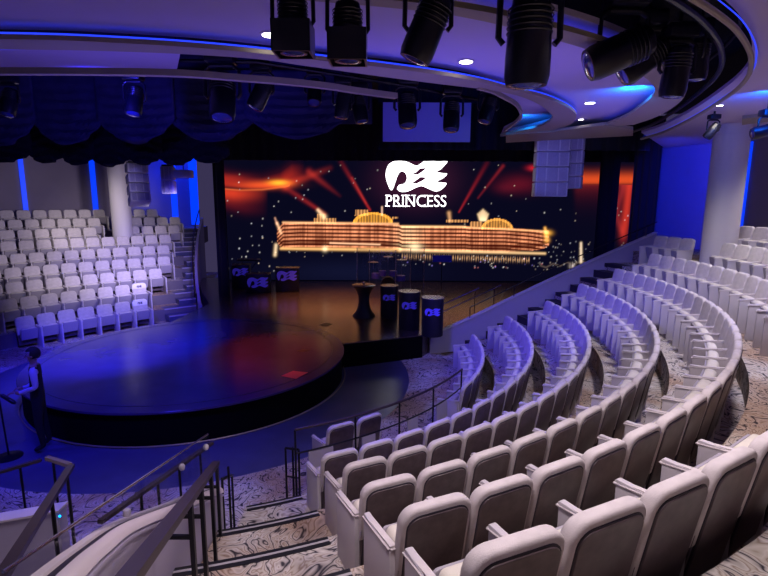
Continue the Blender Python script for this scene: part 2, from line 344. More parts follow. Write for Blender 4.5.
# island between light trench and stage opening
isl = off(tic, .03) + fas + off(b1c, .22)[::-1][2:]
struct(MB().prism(isl, ZC, ZC + .06).build('ceiling_island', M['ceiling']))
struct(MB().prism(tic + tii[::-1], ZR, ZR + .05).build('ceiling_trench_band', M['taupe']))
struct(MB().prism(b1c + b2c[::-1], ZR, ZR + .05).build('ceiling_stage_band', M['taupe']))
struct(MB().prism([uz(552, 131, ZR), uz(605, 124, ZR), uz(633, 128.5, ZR), uz(633, 135, ZR), uz(560, 139, ZR), uz(506, 142, ZR), uz(506, 134, ZR)], ZR - .02, ZR + .04).build('ceiling_fascia', M['taupe']))
outer = off(toc, -.02) + [pol(C0, 14.5, 24), pol(C0, 14.5, 10), Vector((14, 9, 0)), Vector((14, -4, 0)), Vector((-15, -4, 0))]
struct(MB().prism(outer, ZC, ZC + .06).build('ceiling_outer', M['ceiling']))
struct(MB().tube(off(toc, -.03), .03, 8).build('ceiling_outer_band', M['taupe']))
# recess panels beyond the stage band
rec = [uz(-60, 49, ZC + .25), uz(-60, 73, ZC + .25), uz(0, 73, ZC + .25), uz(176, 74, ZC + .25), uz(181, 50, ZC + .25)]
struct(MB().prism(rec, ZC + .25, ZC + .29).build('ceiling_recess_left', M['ceiling']))
cres = pz([(484, 86), (492, 90), (505, 97.5), (516, 104), (520, 111), (520, 117), (514, 123), (504, 128), (500, 137), (541, 130), (556, 120), (553, 110), (542, 101), (520, 92)], ZC + .12)
struct(MB().prism(cres, ZC + .12, ZC + .16).build('ceiling_recess_right', M['ceiling']))
# lip bar below the opening's edge
lip = smooth_curve([uz(x, y, ZR) for x, y in ((-60, 71.5), (0, 71.5), (90, 71.7), (180, 73.5), (240, 78), (290, 82), (330, 86.5), (355, 90.5), (396, 96))], 5)
struct(MB().bar(lip, .10, .08).build('ceiling_lip_bar', M['taupe']))
lip2 = smooth_curve([uz(x, y, ZR) for x, y in ((478, 87.5), (492, 91), (505, 97.5), (516, 104), (520.5, 111), (520.5, 117), (514, 123.5), (505, 130))], 5)
struct(MB().bar(lip2, .05, .06).build('ceiling_lip_bar', M['taupe']))
# black void above everything
struct(MB().box((-18, -4, 8.2), (16, 24, 8.3)).build('ceiling_void', M['void']))
struct(MB().prism(off(tic, .35) + off(toc, -.5)[::-1], 6.9, 6.95).build('ceiling_trench_void', M['void']))
# LED coves
def led(name, pts, label, d=0, z=ZR + .07, width=.03):
    a = off(pts, d); b = off(pts, d + width)
    v = [Vector((p.x, p.y, z)) for p in a] + [Vector((p.x, p.y, z)) for p in b]; n = len(a)
    m = MB(); m.add(v, [(i, i + 1, n + i + 1, n + i) for i in range(n - 1)])
    return tag(m.build(name, M['led']), label, 'light strip')
led('cove_light', b1c, 'thin blue cove light along the curved ceiling band before the stage', .0, width=.07)
led('cove_light', tii, 'bright blue cove light inside the spotlight trench band', -.10, width=.04)
led('cove_light', off(toc, -.05), 'blue cove light around the outer rim of the black spotlight trench', -.03, width=.015)
led('cove_light', lip[:26], 'blue cove light in the recess above the swagged drapes', -.05, ZC + .10)
lamp('AREA', 'cove_glow', uz(640, 96, 5.86) + Vector((-.1, 0, 0)), 24, (.0, .16, 1), uz(600, 100, 6.3) + Vector((0, 0, .4)), .3)
lamp('AREA', 'cove_glow', uz(520, 125, 5.9), 9, (.0, .2, 1), uz(525, 118, 6.3), .3)
lamp('AREA', 'cove_glow', uz(775, 100, 5.85), 24, (.0, .12, 1), uz(750, 95, 6.3), .5)
# unseen upward fill lamps, added below the ceiling to tint it purple
lamp('AREA', 'ceiling_fill', (-1.0, 7.0, 4.7), 50, (.17, .12, 1), (-1.0, 7.2, 6), 8, size_y=1.6)
lamp('AREA', 'ceiling_fill', (4.0, 9.8, 4.7), 16, (.17, .12, 1), (4.0, 10.2, 6), 2.5)
lamp('AREA', 'ceiling_fill', (8.5, 8.0, 4.9), 32, (.24, .18, 1), (8.5, 8.0, 6), 3)
# right beam and column capital
struct(MB().prism([uz(742, 119, 5.93), uz(800, 112, 5.93), uz(800, 118, 5.93), uz(742, 125, 5.93)], 5.93, 6.0).build('ceiling_beam', M['taupe']))
def column(c, r, z0, z1, name, label):
    t = MB().lathe([(r, z0), (r, z1 - .25), (r + .02, z1 - .25), (r + .02, z1 - .2), (r, z1 - .2), (r, z1)], (c[0], c[1], 0), 40)
    return struct(t.build('column', M['column']))
column((8.15, 12.25), .375, 2.3, 6.02, 'column', '')
_p = pol(CL, 21.75, 131.15); column((_p.x, _p.y), .38, 2.0, 7.6, 'column', '')
# vertical blue strip and dark panel behind the pale column on the right
for a, b, lab in ((11.4, 12.5, 'vertical blue light strip on the side wall just behind the pale column'),):
    tag(MB().prism(arc(C0, 14.29, a, b, 4) + arc(C0, 14.24, b, a, 4), 3.3, 5.9).build('light_strip', M['led_wall']), lab, 'light strip')

# ================================================================== STAGE
disc = thing('round_stage', 'large round thrust stage with dark glossy top and black skirt', 'stage', (DC[0], DC[1], 0))
MB().lathe([(DR, SZ - .04), (DR, SZ - .008), (DR - .008, SZ)], n=128).build('stage_top', M['disc'], disc)
MB().lathe([(DR - .06, .0), (DR - .06, SZ - .041)], n=128, caps=False).build('skirt', M['black'], disc)
g = MB(); g.tube([pol((0, 0), DR + .012, a, .028) for a in range(0, 360, 3)], .014, 6, closed=True); g.build('brass_edge', M['gold'], disc)
g = MB(); g.tube([pol((0, 0), DR - .28, a, SZ + .0005) for a in range(0, 360, 3)], .006, 4, closed=True); g.build('inlay_ring', M['seam'], disc)
def floor_patch(name, px, z, m, label, cat):
    P = [uz(x, y, z) for x, y in px]; c = sum(P, Vector()) / len(P)
    return tag(MB().prism([p - c for p in P], 0, .004).build(name, m, loc=(c.x, c.y, z)), label, cat)
floor_patch('floor_hatch', [(281, 376), (293, 371), (308, 372.5), (296, 379)], SZ + .0015, M['redmark'], 'small red square hatch set in the round stage top', 'hatch')
floor_patch('floor_hatch', [(296, 351), (304, 349.3), (311, 350), (303, 352)], SZ + .0015, M['nosing'], 'small dark slot on the round stage behind the red hatch', 'hatch')
floor_patch('floor_hatch', [(319, 325), (326, 322.6), (333, 324.3), (325, 326.4)], SZ + .0015, M['nosing'], 'dark round hatch on the amber lit main stage', 'hatch')
floor_patch('floor_plate', [(148, 332.5), (170, 330), (172, 333), (150, 335.5)], .008, M['laminate'], 'pale floor plate at the foot of the far staircase', 'floor plate')
floor_patch('floor_plate', [(100, 345), (117, 341), (118, 344), (101, 348)], .008, M['wall'], 'dim floor plate in front of the first far row', 'floor plate')
st = thing('main_stage', 'black main stage with reflective boards behind the round stage', 'stage')
sp = [Vector((-6.25, 14.6, 0)), Vector((-1.15, 12.27, 0)), Vector((1.03, 13.18, 0)), Vector((1.35, 13.75, 0)), Vector((7.8, 15.7, 0)), Vector((8.9, 16.9, 0)), Vector((9.9, 18, 0)), Vector((11.2, 23.2, 0)), Vector((-8.6, 23.2, 0)), Vector((-7.4, 20.0, 0)), Vector((-6.1, 17.2, 0))]
cirp = [pol(DC, DR - .001, a) for a in range(36, 134, 4)]
poly = cirp[::-1]
poly = [Vector((-6.3, 14.45, 0))] + [p for p in poly if p.x < -1.4 and p.x > -6.6] + sp[1:]
MB().prism(poly, .0, SZ - .002).build('stage_boards', [M['stage']], st)
fr = MB(); fr.prism([Vector((-1.14, 12.25, 0)), Vector((1.05, 13.16, 0)), Vector((1.04, 13.19, 0)), Vector((-1.15, 12.28, 0))], 0, SZ - .03); fr.build('stage_front', M['black'], st)

# screen
SY = 22.5
SX0, SX1, SZ0, SZ1 = -7.35, 11.0, .66, 6.9
def screen_mesh():
    nx, nz = 620, 150
    X = np.linspace(SX0, SX1, nx); Z = np.linspace(SZ0, 6.3, nz); XX, ZZ = np.meshgrid(X, Z)
    dx, dy, dz = XX, SY, ZZ - EYE
    fw = dy * cos(PITCH) - dz * sin(PITCH); uu = dx / fw; vv = -(dy * sin(PITCH) + dz * cos(PITCH)) / fw
    c, s = cos(-ROLL), sin(-ROLL); u2 = c * uu - s * vv; v2 = s * uu + c * vv
    x = 384 + F_PX * u2; y = 288 + F_PX * v2
    rs = np.random.RandomState(3)
    C = np.zeros((nz, nx, 3)); C[:] = (.0025, .0025, .012)
    def addc(w, col): 
        for i in range(3): C[..., i] += w * col[i]
    def seg(x0, y0, x1, y1, w0, w1, col, fall=1., rise=1.):
        dx, dy = x1 - x0, y1 - y0; L = dx * dx + dy * dy; t = np.clip(((x - x0) * dx + (y - y0) * dy) / L, 0, 1)
        d = np.hypot(x - x0 - t * dx, y - y0 - t * dy); wd = w0 + (w1 - w0) * t
        addc(np.exp(-(d / wd) ** 2) * (1 - t * (1 - fall)) * (rise + (1 - rise) * t), col)
    def blob(cx, cy, rx, ry, col, p=1.): addc(np.exp(-(((x - cx) / rx) ** 2 + ((y - cy) / ry) ** 2) ** p), col)
    # glowing ribbons upper left
    yt = np.interp(x, [222, 245, 262, 280, 292], [179, 184, 185, 180, 171]); yb = np.interp(x, [222, 250, 275, 292, 320], [186, 188, 188, 184, 170])
    rib = 1 / (1 + np.exp(-(y - (yt - 9)) / 2.0)) / (1 + np.exp((y - yb) / .7)) * np.clip((305 - x) / 20, 0, 1)
    addc(rib * np.clip((y - yt + 9) / 12, .1, 1), (.42, .02, .004))
    yc = np.interp(x, [222, 240, 262, 285, 310], [189, 190.5, 190, 187, 180])
    low = 1 / (1 + np.exp(-(y - yc) / .6)) / (1 + np.exp((y - np.interp(x, [222, 245, 265], [206, 212, 214])) / 2.)) * np.clip((268 - x) / 34, 0, 1)
    addc(low * np.exp(-((y - yc - 3) / 7) ** 2), (.60, .04, .006)); addc(low, (.10, .004, .002)); addc(np.exp(-((y - yc + .3) / .8) ** 2) * (x < 290), (.5, .10, .02))
    blob(279, 182.8, 9, 2.6, (1.0, .55, .02)); blob(264, 185, 22, 3.6, (.6, .08, .01)); blob(232, 178, 16, 4, (.15, .008, .002))
    seg(285, 186, 330, 168, 4, 2.5, (.40, .025, .008), .15); seg(309, 172, 340, 196, 3.2, 1.5, (.26, .014, .008), .1); seg(286, 188, 325, 214, 2.5, 1.5, (.30, .014, .008), .9, .5)
    seg(341, 162, 370, 210, 2.2, 1.0, (.40, .016, .01), 1, .15); seg(352, 178, 366, 203, 1.2, .8, (.2, .015, .01), .7)
    seg(487, 163, 459, 212, 2.2, .8, (.32, .01, .01), 1, .15); seg(503, 166, 478, 198, 1.6, .9, (.18, .008, .008), .6)
    blob(520, 184, 18, 8, (.10, .003, .005)); blob(534, 168, 6, 2.6, (.6, .012, .02)); blob(505, 188, 10, 5, (.05, .002, .004))
    # right-hand segments
    rgt = 1 / (1 + np.exp(-(x - 575))); top = 1 / (1 + np.exp((y - 184) / .5)) * rgt
    addc(top * np.exp(-((y - 180) / 7) ** 2), (.75, .075, .006)); addc(rgt * np.exp(-np.clip(y - 185, 0, 99) / 7) * (y > 184.5), (.14, .007, .004))
    m2 = (x > 612) * (1 / (1 + np.exp((y - 236) / 3))); addc(m2 * np.exp(-((x - (632 - (y - 165) * .12)) / 4) ** 2) * (y > 185), (.55, .03, .01)); addc(m2 * np.exp(-((x - (620 + 3 * np.sin(y / 9))) / 3) ** 2) * (y > 185), (.2, .012, .01))
    # a dim blue sea below the ship
    addc(np.exp(-((y - 272) / 12) ** 2) * np.exp(-((x - 350) / 70) ** 2), (.003, .004, .016))
    # ship
    ytop = np.interp(x, [277, 283, 300, 380, 399, 402, 465, 470, 505, 530, 548], [229, 223, 222.3, 223.4, 224.5, 226, 226.5, 227, 227.5, 229.5, 232])
    ybot = np.interp(x, [277, 281, 398, 402, 430, 500, 540, 549], [243, 248, 249.5, 250, 251, 252.5, 250, 246])
    hull = (x > 277 + np.clip(232 - y, 0, 9) * .3) * (x < 549) * (y > ytop) * (y < ybot)
    deck = .5 + .5 * np.cos((y - ytop * 1.0 - 1.2) / 3.75 * 2 * pi)
    deck = np.clip(deck * 1.5 - .35, 0.03, 1)
    cells = rs.rand(400); cellv = cells[np.clip((x / 1.4).astype(int) - 150, 0, 399)]
    tone = (.45 + .75 * cellv) * (.75 + .25 * np.sin(x / 9.) * np.sin(y / 3.1 + x / 17.)) + .35 * np.exp(-((x - 408) / 14) ** 2)
    low_dark = np.where((y > ybot - 7) & (y < ybot - 3.2), .28, 1)
    hh = hull * deck * tone * low_dark
    for i, c_ in enumerate((1.35, .48, .22)): C[..., i] = np.where(hull > 0, hh * c_ + .05 * (i == 0), C[..., i])
    hot = np.exp(-((x - 409) / 12) ** 2) * hull; addc(hot * deck, (.2, .35, .2))
    seg(283, 222.5, 398, 223.8, .9, .9, (1.1, .55, .25)); seg(402, 226.3, 465, 226.8, .9, .9, (1.1, .6, .25)); seg(465, 227.2, 548, 231.5, .8, .8, (1., .5, .2))
    seg(281, 248.5, 400, 250, 1.3, 1.6, (1.1, .6, .2)); seg(400, 250, 545, 253.5, 1.7, 1.1, (1., .62, .28)); seg(330, 243, 380, 244.5, .7, .7, (1.2, .7, .4))
    seg(277, 223, 281, 233, 1.2, 1.4, (1., .55, .3)); seg(276, 245, 275, 255, 1.6, 1.6, (1., .7, .4)); seg(275, 218, 277, 224, .8, 1., (.6, .3, .2))
    def dome(cx, cy, rx, ry, col):
        d = np.hypot((x - cx) / rx, (y - cy) / ry); m = (d < 1) * (y < cy); addc(m * (.35 + .65 * (d > .8)), col); addc(m * (np.cos(x * 2.2) > .2), [q * .5 for q in col])
    dome(373, 222.5, 20, 10, (1.0, .42, .04)); dome(497, 229, 16, 10.5, (.9, .38, .06))
    for x0, x1, y0, y1 in ((314, 336, 218, 223), (355, 368, 210, 216), (317, 326, 214, 218), (446, 468, 220, 222.5), (470, 482, 222, 227), (392, 398, 217, 219)):
        addc((x > x0) * (x < x1) * (y > y0) * (y < y1) * (.6 + .4 * np.cos(x * 2)), (.9, .40, .12))
    seg(318, 210, 324, 217, 1.5, 2.5, (1., .7, .4)); seg(382, 207, 382, 215, .8, .8, (1., .6, .4)); seg(449, 213, 450, 221, 1.8, 1.4, (.7, .35, .15))
    for q in range(-3, 4): seg(483 + q * 1.6, 210 + abs(q) * 1.4, 483 + q, 220, 1, 1.2, (.8, .55, .3))
    seg(545, 228, 547, 240, 1.3, 2.5, (1.1, .5, .1)); blob(548, 233, 4, 2.5, (1., .45, .05))
    # pools of light and dots along the quay
    row = (np.cos(x / 2.3 * 2 * pi) > .1) * np.exp(-((y - np.interp(x, [400, 545], [256.0, 260.5])) / 2.2) ** 2) * (x > 402) * (x < 530)
    addc(row, (.55, .30, .14))
    def dots(n, bx, sizes, br, cols):
        px = rs.uniform(bx[0], bx[1], n); py = rs.uniform(bx[2], bx[3], n)
        for a, b in zip(px, py):
            s_ = rs.uniform(*sizes); k = rs.uniform(*br); col = cols[rs.randint(len(cols))]
            iz = np.abs(y[:, 0] - b) < 8; ix = np.abs(x[0] - a) < 8
            sl = np.ix_(iz, ix); d = np.exp(-(((x[sl] - a) / s_) ** 2 + ((y[sl] - b) / s_) ** 2))
            for i in range(3): C[..., i][sl] += d * k * col[i]
    wh = [(1, .95, .9), (.9, .9, 1), (1, .8, .6)]
    dots(26, (224, 276, 215, 275), (.35, .62), (.3, 1.3), wh); dots(16, (280, 380, 165, 215), (.32, .6), (.3, .8), wh); dots(8, (225, 280, 165, 215), (.32, .6), (.4, 1.2), wh)
    dots(20, (450, 597, 165, 225), (.32, .6), (.3, 1.), wh); dots(60, (400, 545, 255, 268), (.32, .6), (.3, 1.2), wh + [(1, .3, .3), (.4, .3, 1)]); dots(60, (535, 595, 240, 272), (.32, .6), (.15, .6), wh)
    dots(8, (614, 631, 200, 260), (.32, .6), (.4, 1.), wh); dots(14, (280, 400, 251, 258), (.32, .6), (.2, .7), wh)
    blob(572, 266, 2.5, 2.5, (.5, .4, .35)); seg(581, 243, 581, 262, 1.1, 1.4, (1., .75, .5)); blob(279, 182, 1, 1, (0, 0, 0)); blob(325, 249, 2.5, 2.5, (1, .8, .5)); blob(415, 247, 6, 4, (.9, .7, .4))
    # wave pattern at the screen's lower right
    zig = np.abs((y - 263) - 3 * np.abs(((x / 7) % 2) - 1) - (x - 560) * -.1); addc(np.exp(-(zig / .8) ** 2) * (x > 540) * (x < 592), (.10, .07, .05))
    # halo behind the logo
    blob(416, 180, 36, 26, (.05, .008, .02), 1.2)
    C = np.clip(C, 0, 3.)
    verts = np.stack([XX.ravel(), np.full(XX.size, SY), ZZ.ravel()], 1)
    idx = np.arange(nx * nz).reshape(nz, nx); q = np.stack([idx[:-1, :-1], idx[:-1, 1:], idx[1:, 1:], idx[1:, :-1]], -1).reshape(-1, 4)
    me = bpy.data.meshes.new('display_surface'); me.from_pydata(verts.tolist(), [], q.tolist())
    ca = me.color_attributes.new('picture', 'FLOAT_COLOR', 'POINT'); ca.data.foreach_set('color', np.concatenate([C.reshape(-1, 3), np.ones((nx * nz, 1))], 1).ravel())
    m = bpy.data.materials.new('screen_picture'); m.use_nodes = True; nt = m.node_tree; nt.nodes.clear()
    o = nt.nodes.new('ShaderNodeOutputMaterial'); e = nt.nodes.new('ShaderNodeEmission'); a = nt.nodes.new('ShaderNodeVertexColor'); a.layer_name = 'picture'
    e.inputs[1].default_value = 1.0; nt.links.new(a.outputs[0], e.inputs[0]); nt.links.new(e.outputs[0], o.inputs[0]); me.materials.append(m)
    return me
scr = thing('led_screen', 'giant led wall showing a lit cruise ship at night under red and orange ribbons', 'screen', (0, 0, 0))
so = bpy.data.objects.new('display_surface', screen_mesh()); COL.objects.link(so); so.parent = scr
MB().box((SX0 - .1, SY + .02, SZ0 - .0), (SX1 + .1, SY + .25, SZ1)).build('screen_frame', M['black'], scr)
# emblem outline, in units of 9.6 per photo pixel
EMB = [(100, 330), (65, 250), (55, 180), (80, 100), (140, 62), (200, 55), (270, 75), (340, 105), (380, 90), (430, 58), (500, 50), (560, 65), (640, 60), (610, 105), (575, 140), (540, 160), (585, 172), (640, 180), (600, 222), (545, 250),
       (590, 262), (638, 268), (600, 318), (540, 345), (470, 322), (400, 295), (340, 312), (270, 345), (200, 350), (165, 322), (185, 285), (235, 272), (258, 225), (242, 175), (207, 158), (175, 185), (150, 250), (125, 322)]
EH1 = [(300, 182), (345, 165), (382, 130), (445, 126), (405, 160), (360, 188)]; EH2 = [(305, 267), (350, 237), (387, 210), (448, 214), (403, 247), (350, 272)]
def emblem(s, T, th=.01, m=None, name='emblem', parent=None):      # s = width in metres; T maps local (x right, z up) to parent space
    k = s / 585; cv = lambda l: [Vector(((x - 347) * k, (y - 200) * -k, 0)) for x, y in l]
    out = smooth_curve(cv(EMB), 3, True); mb = MB().prism(out, 0, th, T=T, holes=[cv(EH1), cv(EH2)])
    return mb.build(name, m or M['emblem'], parent)
UP = Matrix.Rotation(R(90), 4, 'X')                                # xy plane -> xz plane facing -y
pc = uy(416.3, 175.9, SY); wid = (uy(447, 176, SY) - uy(385.7, 176, SY)).length
emblem(wid, Matrix.Translation((pc.x, SY - .02, pc.z)) @ UP, .015, M['logo'], 'emblem', scr)
def lettering(text, width, height, loc, m, parent, name='lettering', T=None, serif=True):
    cu = bpy.data.curves.new('t', 'FONT'); cu.body = text; cu.extrude = .004; cu.offset = -.004; cu.align_x = 'CENTER'
    to = bpy.data.objects.new('t', cu); COL.objects.link(to); bpy.context.view_layer.update()
    me = bpy.data.meshes.new_from_object(to.evaluated_get(bpy.context.evaluated_depsgraph_get())); bpy.data.objects.remove(to)
    xs = [v.co.x for v in me.vertices]; ys = [v.co.y for v in me.vertices]; x0, x1, y0, y1 = min(xs), max(xs), min(ys), max(ys)
    for v in me.vertices:
        c = Vector(((v.co.x - (x0 + x1) / 2) / (x1 - x0) * width, (v.co.y - y0) / (y1 - y0) * height, v.co.z)); v.co = (T @ c) if T else c
    me.materials.clear(); me.materials.append(m); o = bpy.data.objects.new(name, me); COL.objects.link(o); o.parent = parent; return o
a = uy(386, 206.5, SY); b = uy(446, 206.5, SY); t_ = uy(416, 195, SY)
lt = lettering('PRINCESS', b.x - a.x, t_.z - a.z, None, M['logo'], scr, 'lettering', Matrix.Translation(((a.x + b.x) / 2, SY - .02, a.z)) @ UP)
sb = MB()                                                          # serifs of the capitals
for fx, lo, hi in ((.025, 1, 1), (.155, 1, 1), (.235, 1, 0), (.292, 1, 1), (.36, 1, 1), (.455, 0, 1), (.655, 1, 1)):
    X = a.x + (b.x - a.x) * fx
    for on, z in ((lo, a.z), (hi, t_.z - .035)):
        if on: sb.box((X - .10, SY - .025, z), (X + .10, SY - .015, z + .035))
sb.build('serif', M['logo'], scr)
# black post in front of the screen, side curtains
def curtain(name, x0, x1, y, z0, z1, label, m=None, y1=None, nf=None):
    y1 = y if y1 is None else y1; L = hypot(x1 - x0, y1 - y); n = max(16, int(L * 24)); vs = []; fs = []
    nrm = Vector((-(y1 - y), x1 - x0, 0)).normalized()
    for i in range(n + 1):
        t = i / n; p = Vector((x0 + (x1 - x0) * t, y + (y1 - y) * t, 0)) + nrm * .07 * sin(t * L * 14)
        vs += [(p.x, p.y, z0), (p.x, p.y, z1)]; p2 = p + nrm * .03; vs += [(p2.x, p2.y, z0), (p2.x, p2.y, z1)]
    for i in range(n):
        o = i * 4; fs += [(o, o + 4, o + 5, o + 1), (o + 2, o + 3, o + 7, o + 6), (o, o + 2, o + 6, o + 4), (o + 1, o + 5, o + 7, o + 3)]
    return tag(MB().add(vs, fs, 0, True).build(name, m or M['curtain']), label, 'curtain')
a = uy(598, 200, 20.5); b = uy(617, 200, 20.5)
curtain('curtain_leg', a.x, b.x, 20.5, SZ, 6.6, 'narrow black curtain leg hanging in front of the screen beside the red end strip')
a = uy(631, 200, 18.6)
curtain('side_curtain', a.x, 9.0, 18.6, SZ, 6.8, 'broad black side curtain between the screen and the blue wall', y1=16.85)
a = uy(214, 200, 18.9); b = uy(224, 200, 18.5)
curtain('side_curtain', a.x, b.x, 18.9, SZ, 7.4, 'tall narrow black curtain between far staircase and the screen', y1=18.5)

# ================================================================== SEATS
def rrect(w, z0, z1, r, rb=.0, n=5):
    p = []
    def cor(cx, cz, rr, a0):
        if rr <= .001: p.append((cx, cz)); return
        for i in range(n + 1):
            t = R(a0 + 90 * i / n); p.append((cx + rr * cos(t), cz + rr * sin(t)))
    cor(w / 2 - rb, z0 + rb, rb, -90); cor(w / 2 - r, z1 - r, r, 0); cor(-w / 2 + r, z1 - r, r, 90); cor(-w / 2 + rb, z0 + rb, rb, 180)
    return p
LEAN = .17
def slab(w, z0, z1, r, y0, y1, bev=.018, rb=0., bulge=0):
    """rounded slab in the xz plane between y0 (rear) and y1 (front), leaning back with height, edges rounded"""
    bm = bmesh.new(); P = rrect(w, z0, z1, r, rb)
    va = [bm.verts.new((x, y0, z)) for x, z in P]; vb = [bm.verts.new((x, y1, z)) for x, z in P]; n = len(P)
    fa = bm.faces.new(va); fb = bm.faces.new(vb[::-1])
    for i in range(n): bm.faces.new((va[i], vb[i], vb[(i + 1) % n], va[(i + 1) % n]))
    bmesh.ops.recalc_face_normals(bm, faces=bm.faces)
    ed = [e for e in bm.edges if abs(e.verts[0].co.y - e.verts[1].co.y) < 1e-6]
    if bev: bmesh.ops.bevel(bm, geom=ed, offset=bev, segments=3, profile=.5, affect='EDGES')
    for v in bm.verts: v.co.y -= (v.co.z - .45) * LEAN
    return bm
def make_seat():
    t = thing('theatre_seat', '', 'seat')
    MB().frombm(slab(.468, .40, .90, .10, .0, .085, .026), smooth=True).build('backrest', M['fabric'], t)
    bp = MB().frombm(slab(.452, .10, .50, .02, .006, .03, .0)); bp.frombm(slab(.40, .12, .845, .075, -.012, .02, .006), smooth=True); bp.build('back_panel', M['wood'], t)
    sm = MB().frombm(slab(.412, .13, .857, .08, -.005, .02, .004), smooth=True); sm.build('piping', M['seam'], t)
    # folded-up seat cushion, roll shaped front edge on top
    bm = slab(.40, .30, .60, .05, 0, .13, .045, rb=.05)
    for v in bm.verts: v.co.y += .12 + (v.co.z - .45) * (LEAN + .22)
    MB().frombm(bm, smooth=True).build('seat_cushion', M['cushion'], t)
    bm = slab(.405, .27, .575, .03, 0, .02, .004)
    for v in bm.verts: v.co.y += .25 + (v.co.z - .45) * (LEAN + .22)
    MB().frombm(bm, smooth=True).build('seat_shell', M['shell'], t)
    side_panel(t, -.247); return t
def side_panel(t, x):
    s = MB().bevbox((x - .022, .03, .0), (x + .022, .44, .60), .008); p = s.build('side_panel', M['laminate'], t)
    a = MB().frombm(_arm(x), smooth=True); a.build('armrest', M['fabric'], p)
def _arm(x):
    bm = bmesh.new(); bmesh.ops.create_cube(bm, size=1)
    for v in bm.verts: v.co = Vector((x + v.co.x * .062, .24 + v.co.y * .44, .615 + v.co.z * .034))
    bmesh.ops.bevel(bm, geom=list(bm.edges), offset=.014, segments=2, affect='EDGES')
    for v in bm.verts: v.co.z -= max(0, v.co.y - .36) * .5
    return bm
seat0 = make_seat(); seat_end0 = None
def copy_tree(o, parent=None):
    c = o.copy(); COL.objects.link(c); c.parent = parent
    for ch in o.children: copy_tree(ch, c)
    return c
used = False; NS = 0
def place_seat(c, r, deg, z, label, group, end=False, cover=False):
    """back top rear edge at radius r, facing the centre c"""
    global used, NS
    o = seat0 if not used else copy_tree(seat0); used = True; NS += 1
    p = pol(c, r - .09, deg, z); o.location = p; o.rotation_euler.z = R(deg + 90)
    tag(o, label, 'seat', group)
    if end: side_panel(o, .247)
    if cover: extra_cover(o)
    return o
def extra_cover(o):
    cv = MB().frombm(slab(.475, .72, .912, .10, -.006, .092, .02), smooth=True); c = cv.build('headrest_cover', M['paper'], o)
    emblem(.16, Matrix.Translation((0, .098 - .38 * LEAN, .80)) @ Matrix.Rotation(R(180), 4, 'Z') @ Matrix.Rotation(R(90 - 9.6), 4, 'X'), .003, M['greymark'], 'emblem', c)
PITCHW = .492
gN = 'theatre seats of the near curved block'
dA = lambda r: math.degrees(PITCHW / r)
# row 1, in front of the curved railing
for i, a in enumerate((-56.3, -50.9)):
    place_seat(C0, 5.62, a, ZF[1], ['pale theatre seat at near end of the front row, beside the railing', 'pale theatre seat, second from near end of the front row before the railing'][i], gN, i == 1)
a = 3.9; i = 0
while a > -31:
    place_seat(C0, RK[1], a, ZF[1], f'pale theatre seat, {ORD[i]} from the wing wall, front row of the near block', gN, i == 0); a -= dA(RK[1]); i += 1
for k in range(2, 9):
    a = near_first(k); i = 0; amax = end0[k] - dA(RK[k]) * .5
    n = int((amax - a) / dA(RK[k]) + 1.35); step = (amax - a) / (n - 1)
    for i in range(n):
        A = a + step * i; p = pol(C0, RK[k], A)
        if k >= 6:                                   # leave out what the frame never shows
            fw = p.y * cos(PITCH) + (EYE - ZF[k] - .6) * sin(PITCH); px = 384 + F_PX * p.x / fw if fw > .2 else 9999
            if px > 815 or fw < .9: continue
        if k >= 7 and (p - Vector((8.15, 12.25, 0))).length < .72: continue
        place_seat(C0, RK[k], A, ZF[k], f'pale theatre seat, {ORD[i] if i < n / 2 else ORD[n - 1 - i]} from the {"near aisle" if i < n / 2 else "wing wall"}, {ORD[k-1]} row of the near block', gN, i == n - 1)
    # the open end by the near aisle already has its own side panel
# far block
gF = 'theatre seats of the far block across the stage'
for k in range(1, 10):
    st_ = math.degrees(.545 / RL[k]); i = 0; a = LEND[k] + (1.3 if k < 3 else .6)
    if k >= 7: st_ = math.degrees(.55 / RL[k])
    while True:
        p = pol(CL, RL[k], a); fw = p.y * cos(PITCH); px = 384 + F_PX * p.x / (fw + .5)
        if px < -22: break
        if not (k >= 7 and abs((px) - 115) < 9):
            if not (k == 1 and i > 6):
                o = place_seat(CL, RL[k], a, ZL[k], f'pale theatre seat, {ORD[i]} from the staircase, {ORD[k-1]} row of the far block', gF, False, k <= 2 and i == 0)
        a += st_; i += 1
print('SEATS', NS)
# ================================================================== FAR STAIRCASE
stc = thing('staircase', 'dark blue lit staircase beside the far seats, rising to the back wall', 'stairs')
for k in range(1, 10):
    for h in (0, 1):
        if k == 1 and h == 0: continue
        zt = ZL[k] - (.0 if h == 0 else -.17) if False else (ZL[k] - .175 * (1 - h))
        if k == 1: continue
        ri = RL[k] - .72; r0, r1 = (ri - .45, ri) if h == 0 else (ri, RL[k] - .72 + .45)
        a1 = LEND[k] - (.7 if k < 3 else .9); a0 = stair_out(ri) + .1
        if a1 - a0 < 1: a1 = a0 + 3
        ch = MB().prism(arc(CL, r0, a0, a1, 6) + arc(CL, r1 + .01, a1, a0, 6), max(0, zt - .2), zt + .004, 0).build('tread', M['dance'], stc)
        MB().prism(arc(CL, r0 - .008, a0, a1, 6) + arc(CL, r0 + .06, a1, a0, 6), zt - .03, zt + .008, 0).build('nosing', M['wing'], ch)
def zfar(r):                    # stair slope line
    return max(0, (r - 16.7) / .90 * .355 + .05)
sw = MB(); prev = None
bw = [pol(CL, r, stair_out(r) - .05, zfar(r)) for r in np.arange(16.05, 23.6, .5)]
v = []; f = []
for i, p in enumerate(bw):
    q = p + Vector((.10, .03, 0)); v += [(p.x, p.y, 0), (p.x, p.y, p.z + .62), (q.x, q.y, p.z + .62), (q.x, q.y, 0)]
